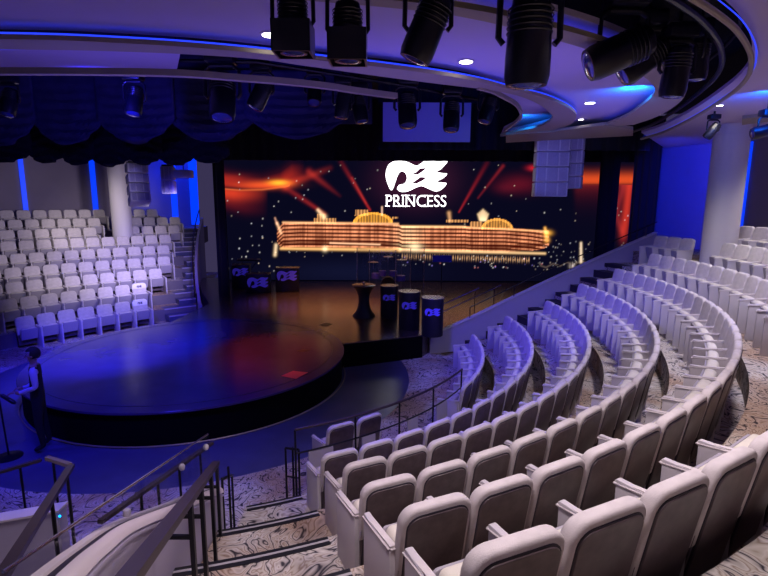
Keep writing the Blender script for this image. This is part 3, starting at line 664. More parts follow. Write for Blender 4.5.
for i in range(len(bw) - 1):
    o = i * 4; f += [(o + k, o + (k + 1) % 4, o + 4 + (k + 1) % 4, o + 4 + k) for k in range(4)]
f += [(0, 1, 2, 3), tuple(len(v) - 4 + k for k in (3, 2, 1, 0))]
tag(MB().add(v, f).build('stair_wall', M['wing']), 'narrow sloping side wall of the far staircase next to the black curtain', 'wall')
rl = thing('stair_railing', 'thin black handrail following the far staircase on its stage side', 'railing')
MB().tube([p + Vector((-.06, 0, 1.0)) for p in bw], .022, 8).build('handrail', M['railblack'], rl)
for i in range(0, len(bw), 3): p = bw[i] + Vector((-.06, 0, 0)); MB().tube([(p.x, p.y, p.z), (p.x, p.y, p.z + 1.0)], .016, 6).build('post', M['railblack'], rl)

# ================================================================== CURVED RAILING BEHIND THE FRONT ROW
RR = 5.86
rg = thing('curved_railing', 'curved black railing with two rails behind the front row of near seats', 'railing')
rp = lambda a, z, r=RR: pol(C0, r + .0 * a, a, z)
aa = [-64.6 + i * (36.6 / 40) for i in range(41)]
MB().tube([rp(a, 1.13) for a in aa], .020, 8).build('top_rail', M['rail'], rg)
MB().tube([rp(a, .78) for a in aa], .013, 6).build('lower_rail', M['railblack'], rg)
for a in (-64.6, -55.6, -47.4, -39.0, -28.2): MB().tube([rp(a, .012), rp(a, 1.12)], .016, 6).build('post', M['railblack'], rg)
for a0_, a1_ in ((-62.8, -59.2), (-54.5, -52.2), (-45.6, -43.2), (-38.0, -34.4)):
    MB().prism(arc(C0, RR - .012, a0_, a1_, 4) + arc(C0, RR + .012, a1_, a0_, 4), .25, .76).build('infill_panel', M['wing'], rg)
eg = thing('stair_foot_railing', 'short black three-post railing at the foot of the near aisle', 'railing')
q0 = uz(287, 498, .02); q1 = uz(299, 497, .25)
for px, py, z in ((287, 498, .012), (294, 497, .012), (300, 500, .012)):
    p = uz(px, py, z); MB().tube([p, (p.x, p.y, .78)], .016, 6).build('post', M['railblack'], eg)
p0 = uz(287, 498, .012); p1 = uz(300, 500, .012); MB().tube([(p0.x, p0.y, .78), (p1.x, p1.y, .78)], .018, 8).build('top_rail', M['railblack'], eg)
MB().tube([(p0.x, p0.y, .35), (p1.x, p1.y, .35)], .012, 6).build('lower_rail', M['railblack'], eg)

# ================================================================== WING WALL OF THE FAR AISLE
wl = []
for px, py, Y in ((430, 339, 13.5), (437, 333.5, 13.6), (470, 319, 13.95), (505, 302, 14.3), (545, 283, 14.6), (600, 258, 15.0), (657, 233, 15.4)):
    wl.append(uy(px, py, Y))
wl = smooth_curve(wl, 4); v = []; f = []
for p in wl: v += [(p.x, p.y, 0), (p.x, p.y, p.z), (p.x - .02, p.y + .12, p.z), (p.x - .02, p.y + .12, 0)]
for i in range(len(wl) - 1):
    o = i * 4; f += [(o + k, o + (k + 1) % 4, o + 4 + (k + 1) % 4, o + 4 + k) for k in range(4)]
f += [(0, 1, 2, 3), tuple(len(v) - 4 + k for k in (3, 2, 1, 0))]
ww = MB().add(v, f).build('wing_wall', M['wing']); tag(ww, 'sloping lavender wing wall between the near seats and the stage', 'wall')
cp = MB().bar([p + Vector((-.01, .06, .012)) for p in wl], .17, .024).build('wall_cap', M['column'], ww)
wr = thing('wing_wall_railing', 'thin black railing standing along the top of the sloping wing wall', 'railing')
top = [p + Vector((0, .06, .33 if i > 9 else .33)) for i, p in enumerate(wl)][8:]
MB().tube(top, .016, 6).build('handrail', M['railblack'], wr)
for p in top[::5]: MB().tube([p, p - Vector((0, 0, .33))], .012, 6).build('post', M['railblack'], wr)
# steps of the far aisle
fs = thing('aisle_steps', 'flight of dark edged steps between the near seats and the wing wall', 'stairs')
for k in range(2, 8):
    ri = RK[k] - .78; zt = ZF[k] - .2; a0 = end0[k] + 1.8; a1 = wall_end(k) - .3
    if k == 2: zt = ZF[2] / 2
    t_ = MB().prism(arc(C0, ri - .36, a0, a1, 5) + arc(C0, ri + .01, a1, a0, 5), 0, zt + .0).build('step', M['seam'], fs)
    MB().prism(arc(C0, ri - .01, a0, a1, 5) + arc(C0, ri + .30, a1, a0, 5), ZF[k] - .1, ZF[k] + .006).build('tread', M['seam'], t_)
    MB().prism(arc(C0, ri - .365, a0, a1, 5) + arc(C0, ri - .30, a1, a0, 5), zt, zt + .008).build('nosing', M['nosing'], t_)
# stage hand rails by the barrel tables
hr = thing('stage_handrail', 'pair of slim steel handrails on the stage steps behind the wing wall', 'railing')
for l, Y0, Y1 in (([(428, 318.5), (501, 285)], 13.9, 15.6), ([(437, 307), (479, 288)], 14.9, 16.2)):
    a = uy(*l[0], Y0); b = uy(*l[1], Y1); MB().tube([a, b], .02, 8).build('rail', M['steel'], hr)
    for t in (.12, .9):
        p = a.lerp(b, t); MB().tube([(p.x, p.y, SZ - .002), p], .014, 6).build('post', M['railblack'], hr)

# ================================================================== PARAPET, NEAR RAILS, GLASS
cl = smooth_curve([Vector((-1.0, .75, 3.15)), Vector((-1.30, 1.75, 2.74)), Vector((-1.51, 2.35, 2.44)), Vector((-1.70, 3.02, 2.10)), Vector((-1.80, 4.0, 1.60)), Vector((-1.80, 4.6, 1.33)), Vector((-1.78, 4.92, 1.19))], 6)
pp = thing('parapet', 'cream curved parapet with a dark groove along its sloping top', 'wall')
v = []; f = []
for i, p in enumerate(cl):
    a = cl[max(i - 1, 0)]; b = cl[min(i + 1, len(cl) - 1)]; d = b - a; sd = Vector((d.y, -d.x, 0)).normalized()
    for s_, z in ((-.08, 0), (-.08, p.z - .05), (.065, p.z - .05), (.065, 0)): q = p + sd * s_; v.append((q.x, q.y, z))
for i in range(len(cl) - 1):
    o = i * 4; f += [(o + k, o + (k + 1) % 4, o + 4 + (k + 1) % 4, o + 4 + k) for k in range(4)]
f += [(0, 1, 2, 3), tuple(len(v) - 4 + k for k in (3, 2, 1, 0))]
MB().add(v, f).build('parapet_wall', M['wing'], pp)
def swept(line, prof, name, m, parent):
    v = []; f = []; n = len(prof)
    for i, p in enumerate(line):
        a = line[max(i - 1, 0)]; b = line[min(i + 1, len(line) - 1)]; d = b - a; sd = Vector((d.y, -d.x, 0)).normalized()
        for s_, z in prof: q = p + sd * s_; v.append((q.x, q.y, p.z + z))
    for i in range(len(line) - 1): f += [(i * n + k, i * n + (k + 1) % n, (i + 1) * n + (k + 1) % n, (i + 1) * n + k) for k in range(n)]
    f += [tuple(range(n)), tuple(len(v) - 1 - k for k in range(n))]
    return MB().add(v, f, 0, True).build(name, m, parent)
swept(cl, [(-.11, -.06), (-.11, -.012), (-.10, 0), (-.050, 0), (-.045, -.02), (-.045, -.06)], 'cap_strip', M['parapet'], pp)
swept(cl, [(-.045, -.06), (-.045, -.016), (.012, -.016), (.012, -.06)], 'groove', M['seam'], pp)
swept(cl, [(.012, -.06), (.012, 0), (.05, 0), (.075, -.02), (.085, -.06)], 'cap_strip', M['parapet'], pp)
swept(cl, [(.06, -.10), (.09, -.10), (.09, -.08), (.06, -.08)], 'bead', M['wing'], pp)
nr = thing('stair_handrail', 'broad bronze handrail on dark posts along the cream parapet, closest to the camera', 'railing')
ra = uy(130, 576, 1.5); rb = uy(216, 463, 4.75); ra0 = ra + (ra - rb) * .28
MB().bar([ra0, ra, ra.lerp(rb, .5), rb], .072, .04).build('handrail', M['rail'], nr)
def fl_z(p):
    r = hypot(p.x - C0[0], p.y - C0[1]); z = 0.012
    for k in ZF:
        if k > 1 and r > RK[k] - .78: z = ZF[k]
    return z
for t in (.40, .57, .79, .97):
    p = ra.lerp(rb, t); p = Vector((p.x + .015, p.y, p.z)); MB().box((p.x - .014, p.y - .014, fl_z(p)), (p.x + .014, p.y + .014, p.z - .02)).build('post', M['railblack'], nr)
    MB().box((p.x - .15, p.y - .01, p.z - .26), (p.x, p.y + .01, p.z - .235)).build('bracket', M['railblack'], nr)
er = thing('aisle_end_railing', 'low black railing of close posts at the lower end of the parapet', 'railing')
for px, py in ((222, 545), (231, 521), (228, 530)):
    p = uz(px, py, .42 if py > 525 else .2); p = Vector((p.x + .04, p.y, fl_z(p))); MB().tube([p, (p.x, p.y, p.z + .82)], .014, 6).build('post', M['railblack'], er)
p = uz(222, 545, .42); q = uz(231, 521, .2); MB().tube([(p.x + .04, p.y, fl_z(p) + .82), (q.x + .04, q.y, fl_z(q) + .82)], .018, 6).build('top_rail', M['railblack'], er)
gl = thing('glass_balustrade', 'clear frameless glass panel rising above the left side of the cream parapet', 'glass panel')
g0 = uy(3, 572, 1.95); g1 = uy(208, 434, 5.05); gm = g0.lerp(g1, .5); gd = (g1 - g0)
sd = Vector((gd.y, -gd.x, 0)).normalized() * .006
v = []
for p, hgt in ((g0, .42), (g1, .56)):
    for s_ in (-1, 1):
        for z in (0, -hgt): q = p + sd * s_; v.append((q.x, q.y, q.z + z))
MB().add(v, [(0, 1, 3, 2), (4, 6, 7, 5), (0, 4, 5, 1), (2, 3, 7, 6), (0, 2, 6, 4), (1, 5, 7, 3)]).build('glass_pane', M['glass'], gl)
MB().tube([g0, g1], .009, 6).build('edge_strip', M['steel'], gl)
for px, py, Y, nm in ((127, 513, 3.25, 1), (182, 467, 4.5, 2), (206, 447, 4.95, 3)):
    p = uy(px, py, Y); MB().lathe([(.001, -.03), (.022, -.028), (.028, -.01), (.028, .012), (.02, .028), (.001, .03)], p, 14).build('clamp', M['column'], gl)
r3 = thing('stair_handrail', 'bronze handrail seen through the clear glass panel', 'railing')
a = uy(100, 522, 3.9); b = uy(212, 443, 5.9); MB().bar([a, b], .05, .035).build('handrail', M['rail'], r3)
for t in (.28, .42, .62, .85): p = a.lerp(b, t); MB().tube([(p.x, p.y, .012), (p.x, p.y, p.z)], .014, 6).build('post', M['railblack'], r3)
# left stair wall and its rails
lw = thing('stair_wall', 'low lavender wall at the left edge with a tiny cyan light', 'wall')
a = uz(66, 504, .85); b = uz(0, 515.6, .85); c = b + (b - a) * 3
MB().prism([a, c, c + Vector((0, -.14, 0)), a + Vector((0, -.14, 0))], 0.0, .85).build('wall_body', M['wing'], lw)
MB().prism([a + Vector((.02, .02, 0)), c + Vector((0, .02, 0)), c + Vector((0, -.16, 0)), a + Vector((.02, -.16, 0))], .85, .875).build('wall_cap', M['parapet'], lw)
p = uy(60, 516, a.y - .155); MB().lathe([(.012, 0), (.012, .008)], (0, 0, 0), 12, T=Matrix.Translation(p) @ Matrix.Rotation(R(90), 4, 'X')).build('indicator_light', M['cyanled'], lw)
lr = thing('stair_handrail', 'thick bronze handrail rising toward the viewer at the left edge', 'railing')
a = uy(71, 466, 5.1); b = uy(2, 576, 2.4); MB().bar([a, b, b + (b - a) * .2], .07, .04).build('handrail', M['rail'], lr)
MB().bar([uy(47, 458, 5.35), uy(70, 465, 5.12)], .05, .04).build('rail_return', M['gold'], lr)
for t in (.12, .45): p = a.lerp(b, t); MB().tube([(p.x, p.y, .012), p], .016, 6).build('post', M['railblack'], lr)
l2 = thing('guard_rail', 'dark rail on posts in front of the blue dance floor at the left edge', 'railing')
a = uy(-40, 484, 5.2); b = uy(41, 460, 5.5); MB().bar([a, b], .045, .03).build('handrail', M['rail'], l2)
for px in (20, 50):
    p = uy(20, 467, 5.42) if px == 20 else uy(53, 461, 5.45); MB().tube([(p.x, p.y, .012), p], .014, 6).build('post', M['railblack'], l2)

# ================================================================== ON THE STAGE
def drum_table(px, py, w, h, label):
    p = uz(px, py, SZ); t = thing('barrel_table', label, 'table', p)
    MB().lathe([(w * .98, .0), (w, .03), (w * 1.0, h * .5), (w * 1.02, h - .03), (w * 1.0, h - .005)], n=32).build('barrel_cover', M['tablecloth'], t)
    MB().lathe([(w * 1.05, h - .004), (w * 1.07, h + .01), (w * 1.05, h + .024), (.01, h + .026)], n=32).build('table_top', M['tabletop'], t)
    d = Vector((-p.x, -p.y, 0)).normalized(); ang = atan2(d.y, d.x) + R(90)
    emblem(w * 1.4, Matrix.Rotation(ang, 4, 'Z') @ Matrix.Translation((0, -w * 1.0 - .012, h * .68)) @ UP @ Matrix.Scale(1, 4), .006, M['emblem'], 'emblem', t)
    return t
drum_table(389, 317, .27, .98, 'black barrel table with blue lit emblem, beside the hourglass table')
drum_table(409, 328, .30, 1.05, 'black barrel table with blue lit emblem, middle of the three')
drum_table(432, 335, .29, 1.02, 'black barrel table with blue lit emblem, nearest the steel handrails')
p = uz(364, 316, SZ); t = thing('cocktail_table', 'black hourglass cocktail table in stretch cloth on the stage', 'table', p)
MB().lathe([(.36, 0), (.34, .05), (.26, .14), (.19, .30), (.165, .48), (.18, .66), (.24, .82), (.32, .93), (.36, .965)], n=32).build('stretch_cover', M['tablecloth'], t)
MB().lathe([(.36, .965), (.37, .975), (.37, .99), (.35, 1.0), (.01, 1.001)], n=32).build('table_top', M['tabletop'], t)
MB().lathe([(.03, 1.0), (.04, 1.03), (.035, 1.09), (.01, 1.09)], n=12).build('glass', M['steel'], t)
# acrylic drum shield
sh = thing('acrylic_shield', 'tall clear acrylic shield of hinged panels behind the barrel tables', 'screen')
cols = [(357, 19.2), (369.5, 18.4), (396, 18.4), (411, 19.0), (424.5, 19.4)]
tops = [uy(x, 233, Y) for x, Y in cols]
for i in range(4):
    a, b = tops[i], tops[i + 1]; d = Vector((a.y - b.y, b.x - a.x, 0)).normalized() * .008
    MB().prism([a - d, b - d, b + d, a + d], SZ - .002, 2.45).build('acrylic_panel', M['glass'], sh)
for a in tops: MB().tube([(a.x, a.y, SZ - .002), (a.x, a.y, 2.45)], .014, 6).build('edge_strip', M['steel'], sh)
# drum kit behind the shield
dk = thing('drum_kit', 'small drum kit with cymbals behind the acrylic shield', 'drum kit', uz(388, 291, SZ))
MB().lathe([(.28, -.2), (.29, -.19), (.29, .19), (.28, .2)], n=28, T=Matrix.Translation((0, 0, .29)) @ Matrix.Rotation(R(90), 4, 'X')).build('bass_drum', M['lampbody'], dk)
for x, y, z, r_ in ((-.22, 0, .72, .15), (.2, 0, .72, .16), (.5, .2, .5, .2), (-.5, .15, .6, .17)):
    d_ = MB().lathe([(r_, z - .1), (r_, z + .1), (r_ * .96, z + .105), (.01, z + .1)], (x, y, 0), 20).build('drum', M['music'], dk)
    MB().tube([(x, y, 0), (x, y, z - .1)], .012, 6).build('stand', M['chrome'], d_)
for x, y, z in ((-.6, .3, 1.15), (.55, .35, 1.25), (.0, .5, 1.35)):
    c_ = MB().lathe([(.22, z - .02), (.10, z), (.03, z + .02), (.005, z + .03)], (x, y, 0), 20).build('cymbal', M['gold'], dk)
    MB().tube([(x, y, 0), (x, y, z)], .010, 6).build('stand', M['chrome'], c_)
ms = thing('music_stand', 'music stand holding a blue sheet, right of the acrylic shield', 'music stand', (uz(441, 296, SZ)))
MB().tube([(0, 0, 0), (0, 0, 1.35)], .014, 8).build('pole', M['railblack'], ms)
for q in range(3): MB().tube([(0, 0, .12), (.25 * cos(q * 2.09), .25 * sin(q * 2.09), .0)], .01, 6).build('leg', M['railblack'], ms)
MB().box((-.36, -.02, -.14), (.36, .0, .16), T=Matrix.Translation((0, 0, 1.42)) @ Matrix.Rotation(R(-40), 4, 'X')).build('desk', M['music'], ms)
def lectern(px, py, w, h, z_em, label, sc=1.):
    p = uz(px, py, SZ); t = thing('emblem_podium', label, 'podium', p, atan2(-p.x, p.y) * .5)
    MB().bevbox((-w / 2, -.25, 0), (w / 2, .25, h), .02).build('body', M['blackgloss'], t)
    MB().bevbox((-w / 2 - .03, -.28, h), (w / 2 + .03, .28, h + .04), .01).build('top', M['tabletop'], t)
    emblem(w * .88, Matrix.Translation((0, -.256, z_em)) @ UP, .006, M['emblem'], 'emblem', t)
lectern(242, 288, .72, .95, .70, 'black podium with blue lit emblem, closest to the curtain')
lectern(259, 292, .92, .72, .42, 'low black podium with blue lit emblem between two others')
lectern(288, 291, .90, .92, .65, 'black podium with blue lit emblem, nearest the amber stage boards')
kb = thing('keyboard_stand', 'dark keyboard on a cross stand behind the left podiums', 'keyboard', uz(250, 283, SZ))
MB().bevbox((-.5, -.15, .98), (.5, .15, 1.06), .01).build('keyboard', M['blackgloss'], kb)
for s_ in (-1, 1): MB().tube([(s_ * .35, 0, 0), (-s_ * .35, 0, .98)], .015, 6).build('leg', M['railblack'], kb)
MB().box((-.48, -.16, 1.06), (.48, .0, 1.065)).build('keys', M['shell'], kb)
# microphone stand on the dance floor
p = uz(9, 457, .006); mk = thing('microphone_stand', 'black microphone stand with round base at the left edge', 'microphone stand', p)
MB().lathe([(.20, 0), (.20, .015), (.06, .03), (.02, .04)], n=24).build('base', M['railblack'], mk)
MB().tube([(0, 0, .03), (-.04, 0, 1.02)], .014, 8).build('pole', M['railblack'], mk)
MB().tube([(-.16, -.0, 1.18), (.20, 0, .94)], .014, 8).build('boom', M['railblack'], mk)
MB().lathe([(.02, -.02), (.035, .0), (.035, .20), (.02, .24)], n=12, T=Matrix.Translation((.02, 0, 1.07)) @ Matrix.Rotation(R(124), 4, 'Y')).build('microphone', M['lampbody'], mk)
MB().lathe([(.001, -.03), (.03, 0), (.001, .03)], (-.18, 0, 1.19), 10).build('indicator_light', M['cyanled'], mk)

# ================================================================== PERSON
def skin_body(name, J, E, mats, matf, parent=None, levels=2):
    me = bpy.data.meshes.new(name); me.from_pydata([j[0] for j in J], E, []); o = bpy.data.objects.new(name, me); COL.objects.link(o)
    sk = o.modifiers.new('s', 'SKIN'); sv = me.skin_vertices[0].data
    for i, j in enumerate(J): sv[i].radius = j[1] if isinstance(j[1], tuple) else (j[1], j[1])
    sv[0].use_root = True
    o.modifiers.new('u', 'SUBSURF').levels = levels
    bpy.context.view_layer.update()
    nm = bpy.data.meshes.new_from_object(o.evaluated_get(bpy.context.evaluated_depsgraph_get())); bpy.data.objects.remove(o)
    nm.materials.clear()
    for m in mats: nm.materials.append(m)
    for pgn in nm.polygons: pgn.material_index = matf(pgn.center); pgn.use_smooth = True
    o = bpy.data.objects.new(name, nm); COL.objects.link(o); o.parent = parent; return o
# local frame: faces -x (toward the left), z up
J = [((0, 0, .96), (.13, .15)), ((0, 0, 1.12), (.105, .14)), ((0, 0, 1.30), (.12, .17)), ((.005, 0, 1.44), (.10, .15)), ((0, 0, 1.50), (.055, .055)), ((-.01, 0, 1.555), (.055, .055)),
     ((-.02, 0, 1.63), (.088, .075)), ((-.02, 0, 1.70), (.080, .070)),
     ((0, -.20, 1.41), .060), ((.02, -.245, 1.17), .048), ((-.20, -.20, 1.10), .036), ((-.27, -.185, 1.12), (.035, .022)),
     ((0, .20, 1.41), .060), ((.03, .245, 1.16), .048), ((-.17, .20, 1.06), .036), ((-.24, .185, 1.07), (.035, .022)),
     ((0, -.10, .90), .095), ((-.02, -.11, .50), .064), ((.02, -.12, .10), .046), ((-.12, -.125, .045), .040),
     ((0, .10, .90), .095), ((.03, .11, .50), .064), ((.08, .12, .10), .046), ((-.06, .125, .045), .040)]
E_ = [(0, 1), (1, 2), (2, 3), (3, 4), (4, 5), (5, 6), (6, 7), (3, 8), (8, 9), (9, 10), (10, 11), (3, 12), (12, 13), (13, 14), (14, 15), (0, 16), (16, 17), (17, 18), (18, 19), (0, 20), (20, 21), (21, 22), (22, 23)]
def pm(c):
    if c.z > 1.49: return 0
    if c.z < .08: return 2
    if (abs(c.y) > .165 and c.z > 1.0) or (c.x < -.13 and c.z > .98): return 0 if c.x < -.215 else 1
    return 2
pr = thing('person', 'person in black waistcoat and pale shirt sleeves standing before the round stage', 'person', uz(44, 448.5, .006), R(28))
J = [((a_[0], a_[1], a_[2]), r_) for a_, r_ in J]
body = skin_body('body', J, E_, [M['skin'], M['shirt'], M['vest']], pm, pr)
for hy, hx, hz in ((-.185, -.27, 1.12), (.185, -.24, 1.07)):          # fingers, slightly curled, rooted inside the palms
    for q in range(4):
        yy = hy + (q - 1.5) * .016; L = (.062, .074, .070, .055)[q]
        MB().tube([(hx - .01, yy, hz), (hx - .035 - L * .5, yy, hz - .004), (hx - .035 - L, yy, hz - .03)], [.0095, .009, .007], 6).build('finger', M['skin'], pr)
    s_ = 1 if hy < 0 else -1; MB().tube([(hx + .02, hy + s_ * .02, hz), (hx - .02, hy + s_ * .045, hz + .005), (hx - .05, hy + s_ * .05, hz - .005)], [.011, .010, .008], 6).build('thumb', M['skin'], pr)
hb = bmesh.new(); bmesh.ops.create_uvsphere(hb, u_segments=20, v_segments=14, radius=.5)
for v_ in hb.verts: v_.co = Vector((v_.co.x * .225 + .0, v_.co.y * .185, v_.co.z * .235 + 1.685))
bmesh.ops.delete(hb, geom=[v_ for v_ in hb.verts if (v_.co.x < -.045 and v_.co.z < 1.715) or v_.co.z < 1.60], context='VERTS')
MB().frombm(hb, smooth=True).build('hair', M['hair'], pr)
MB().lathe([(.001, -.02), (.014, -.012), (.012, .015), (.004, .03)], n=8, T=Matrix.Translation((-.112, 0, 1.645))).build('nose', M['skin'], pr)
for s_ in (-1, 1):
    MB().lathe([(.001, -.025), (.014, -.01), (.016, .012), (.001, .028)], n=8, T=Matrix.Translation((-.015, s_ * .085, 1.645))).build('ear', M['skin'], pr)
    MB().lathe([(.001, -.008), (.009, 0), (.001, .008)], n=8, T=Matrix.Translation((-.098, s_ * .032, 1.665))).build('eye', M['seam'], pr)
MB().tube([(-.098, -.022, 1.598), (-.104, 0, 1.595), (-.098, .022, 1.598)], .005, 6).build('mouth', M['skin'], pr)

# ================================================================== LINE ARRAY SPEAKERS
def array(px0, px1, py0, py1, Y, n, rot, label, curve=0, depth=.5, m=None):
    a = uy(px0, py0, Y); b = uy(px1, py1, Y); wd = (b.x - a.x); H_ = (a.z - b.z); t = thing('line_array_speaker', label, 'speaker', ((a.x + b.x) / 2, Y, a.z), rot)
    h = H_ / n; pitch_ = 0; pos = Vector((0, 0, 0))
    for i in range(n):
        T = Matrix.Translation(pos) @ Matrix.Rotation(pitch_, 4, 'X')
        c_ = MB().bevbox((-wd / 2, 0, -h + .008), (wd / 2, depth, -.006), .03, T=T).build('cabinet', M['white_speaker'], t)
        g_ = MB()
        g_.bevbox((-wd / 2 + .05, -.012, -h + .035), (wd / 2 - .05, .004, -.03), .01, T=T); g_.build('grille', M['grille'], c_)
        for w0_ in (-.20, .16): MB().bevbox((wd * w0_, -.03, -h + .04), (wd * (w0_ + .04), .0, -.035), .005, T=T).build('waveguide', M['white_speaker'], c_)
        pos = pos + T.to_3x3() @ Vector((0, 0, -h)); pitch_ += curve
    MB().bevbox((-wd / 2 + .04, .05, 0), (wd / 2 - .04, depth - .05, .05), .01).build('flying_frame', M['railblack'], t)
    MB().tube([(0, depth / 2, .05), (0, depth / 2, 8.2 - a.z)], .012, 6).build('cable', M['railblack'], t)
array(538, 567, 136, 197, 14.6, 4, R(-4), 'white four-cabinet line array hanging in front of the screen', depth=.4)
array(567, 580, 137, 189, 15.3, 4, R(-30), 'slim white line array directly beside the bigger hanging array', depth=.35)
array(128, 150, 163, 202, 15.2, 4, R(34), 'curved white line array hanging beside the pale column', curve=R(-6), depth=.6)
array(160, 174, 166, 194, 16.0, 2, R(10), 'short white speaker column hanging above the far staircase', depth=.4)
a = uy(174, 170, 16); b = uy(192, 178, 16)
pj = thing('hanging_projector', 'small pale box hanging beside the short speaker column', 'projector', (0, 0, 0))
MB().bevbox((a.x, 15.9, b.z), (b.x, 16.2, a.z), .03).build('case', M['white_speaker'], pj)
MB().tube([((a.x + b.x) / 2, 16.05, a.z - .01), ((a.x + b.x) / 2, 16.05, 8.2)], .015, 6).build('hanging_rod', M['railblack'], pj)

# ================================================================== DRAPES
def swag(px0, px1, py_top, py_bot, Y, sag, label, m, cat='curtain', seedv=0):
    a = uy(px0, py_top, Y); b = uy(px1, py_bot, Y); nx, nz = 28, 26; vs = []; W = b.x - a.x; Ht = a.z - b.z
    for j in range(nz):
        for i in range(nx):
            u = i / (nx - 1); v_ = j / (nz - 1); s_ = sin(pi * u)
            z = a.z - v_ * (Ht - sag + sag * s_ ** .8); y = -.10 * s_ * v_ + .075 * sin((v_ * (5.5 + 2 * s_) + seedv) * 2 * pi) * s_ ** .5 * v_
            vs.append((a.x + W * u, Y + y, z))
    f_ = [(j * nx + i, j * nx + i + 1, (j + 1) * nx + i + 1, (j + 1) * nx + i) for j in range(nz - 1) for i in range(nx - 1)]
    me_ = MB().add(vs, f_, 0, True)
    o = me_.build('swagged_drape', m); md = o.modifiers.new('t', 'SOLIDIFY'); md.thickness = .02
    return tag(o, label, cat)
names = ['at the left edge', 'second from the left edge', 'just right of the left pale column', 'before the far staircase', 'left of the screen top', 'above the screen left part']
for i, (x0, x1, yb) in enumerate(((-40, 34, 147), (32, 100, 146), (98, 172, 144), (170, 252, 143), (248, 345, 140))):
    swag(x0 - 5, x1 + 5, 70, yb, 12.0 + (i % 2) * .12, .55, f'navy swagged drape {["at the left edge of the row","second in the row from the left edge","hanging in front of the pale far column","hanging above the far staircase","widest of the row, left of the hanging lights"][i]}', M['drape'], seedv=i * .37)
for i, (x0, x1, yb) in enumerate(((-30, 30, 162), (28, 62, 163), (60, 92, 165), (90, 128, 166), (126, 160, 164), (158, 192, 165), (190, 226, 163))):
    swag(x0 - 4, x1 + 4, 100, yb + 1, 13.6 + (i % 2) * .08, .24, f'black drape scallop, {ORD[i]} from the left edge in the rear row', M['curtain'], seedv=i * .2)
curtain('border_drape', uy(200, 160, 20.6).x, uy(640, 160, 20.6).x, 20.9, uy(400, 161, 20.9).z, 8.2, 'long black border drape across the top of the screen')
curtain('border_drape', uy(378, 140, 15.5).x, uy(652, 140, 15.5).x, 15.5, uy(500, 150, 15.5).z, 8.2, 'black border drape hanging above the right part of the screen')
a = uy(383, 106, 14.8); b = uy(470, 142, 14.8)
tag(MB().box((a.x, 14.8, b.z), (b.x, 14.86, a.z + .1)).build('border_cloth', M['wing']), 'flat blue lit cloth behind the hanging lights over the stage', 'cloth')
lamp('SPOT', 'border_blue', (1.0, 11.5, 6.4), 130, (.03, .02, 1), (1.0, 14.8, 6.3), .1, 70, .5)
tag(MB().box((uy(-45, 70, 12.5).x, 12.5, uy(0, 122, 12.5).z), (uy(372, 70, 12.5).x, 12.54, 8.15)).build('backing_drape', M['drape']), 'flat navy backing drape behind the row of swagged drapes', 'curtain')
lamp('SPOT', 'drape_blue', (-4.6, 8.0, 5.6), 230, (.04, .03, 1), (-5.0, 12, 6.1), .1, 120, .7)

# ================================================================== MOVING LIGHTS
def spotlight(px, py, Y, sc, dirv, label, top=6.93, yaw=0, body='lampbody', square=False):
    """px, py: where the lens end shows; dirv: direction the head points"""
    tip = uy(px, py, Y); d = Vector(dirv).normalized(); piv = tip - d * .30 * sc
    t = thing('moving_head_light', label, 'spotlight', piv)
    q = d.to_track_quat('-Z', 'Y').to_matrix().to_4x4()
    prof = [(.075, .26), (.12, .235), (.135, .15), (.145, .0), (.15, -.12), (.15, -.24), (.135, -.30)]
    hd = MB().lathe([(r_ * sc, z * sc) for r_, z in prof], n=24, T=q)
    for k in range(5): hd.lathe([(.147 * sc, (.02 + k * .035) * sc), (.153 * sc, (.028 + k * .035) * sc), (.147 * sc, (.036 + k * .035) * sc)], n=24, T=q, caps=False)
    if square: hd.box((-.19 * sc, -.19 * sc, -.31 * sc), (.19 * sc, -.17 * sc, -.02 * sc), T=q); hd.box((-.19 * sc, .17 * sc, -.31 * sc), (.19 * sc, .19 * sc, -.02 * sc), T=q); hd.box((-.19 * sc, -.19 * sc, -.31 * sc), (-.17 * sc, .19 * sc, -.02 * sc), T=q); hd.box((.17 * sc, -.19 * sc, -.31 * sc), (.19 * sc, .19 * sc, -.02 * sc), T=q)
    h_ = hd.build('head', M[body], t)
    MB().lathe([(.12 * sc, -.296 * sc), (.08 * sc, -.315 * sc), (.001, -.322 * sc)], n=24, T=q).build('lens', M['lens'], h_)
    Z = Matrix.Rotation(yaw, 4, 'Z'); yk = MB()
    for s_ in (-1, 1): yk.tube([Z @ Vector((s_ * .13 * sc, 0, .32 * sc)), Z @ Vector((s_ * .20 * sc, 0, .27 * sc)), Z @ Vector((s_ * .205 * sc, 0, .0)), Z @ Vector((s_ * .17 * sc, 0, -.04 * sc))], .022 * sc, 8)
    yk.tube([Z @ Vector((-.13 * sc, 0, .32 * sc)), Z @ Vector((.13 * sc, 0, .32 * sc))], .03 * sc, 8); yk.build('yoke', M[body], t)
    b_ = MB().bevbox((-.17 * sc, -.13 * sc, .34 * sc), (.17 * sc, .13 * sc, .50 * sc), .03 * sc, T=Z).build('base', M[body], t)
    MB().tube([(0, 0, .50 * sc), (0, 0, max(.55 * sc, top - piv.z))], .02, 6).build('clamp', M['railblack'], b_)
    return t
DN = (0, .05, -1)
spotlight(294, 54, 4.1, .76, DN, 'big black spotlight with square shutters, left of the hanging pair at top', square=True)
spotlight(348, 62, 4.1, .76, DN, 'big black spotlight with square shutters, right of the hanging pair at top', square=True)
spotlight(414, 60, 4.3, .9, (-.42, .1, -1), 'tilted black spotlight hanging left of the large square-bodied one')
spotlight(526, 86, 4.4, 1.22, DN, 'largest black moving spotlight, pointing straight down at top centre')
spotlight(588, 66, 5.6, 1.2, (-1, .1, -.42), 'black spotlight aiming sideways from the ceiling trench')
spotlight(622, 76, 6.1, 1.0, (-.8, .1, -.6), 'smaller tilted black spotlight tucked behind the sideways one')
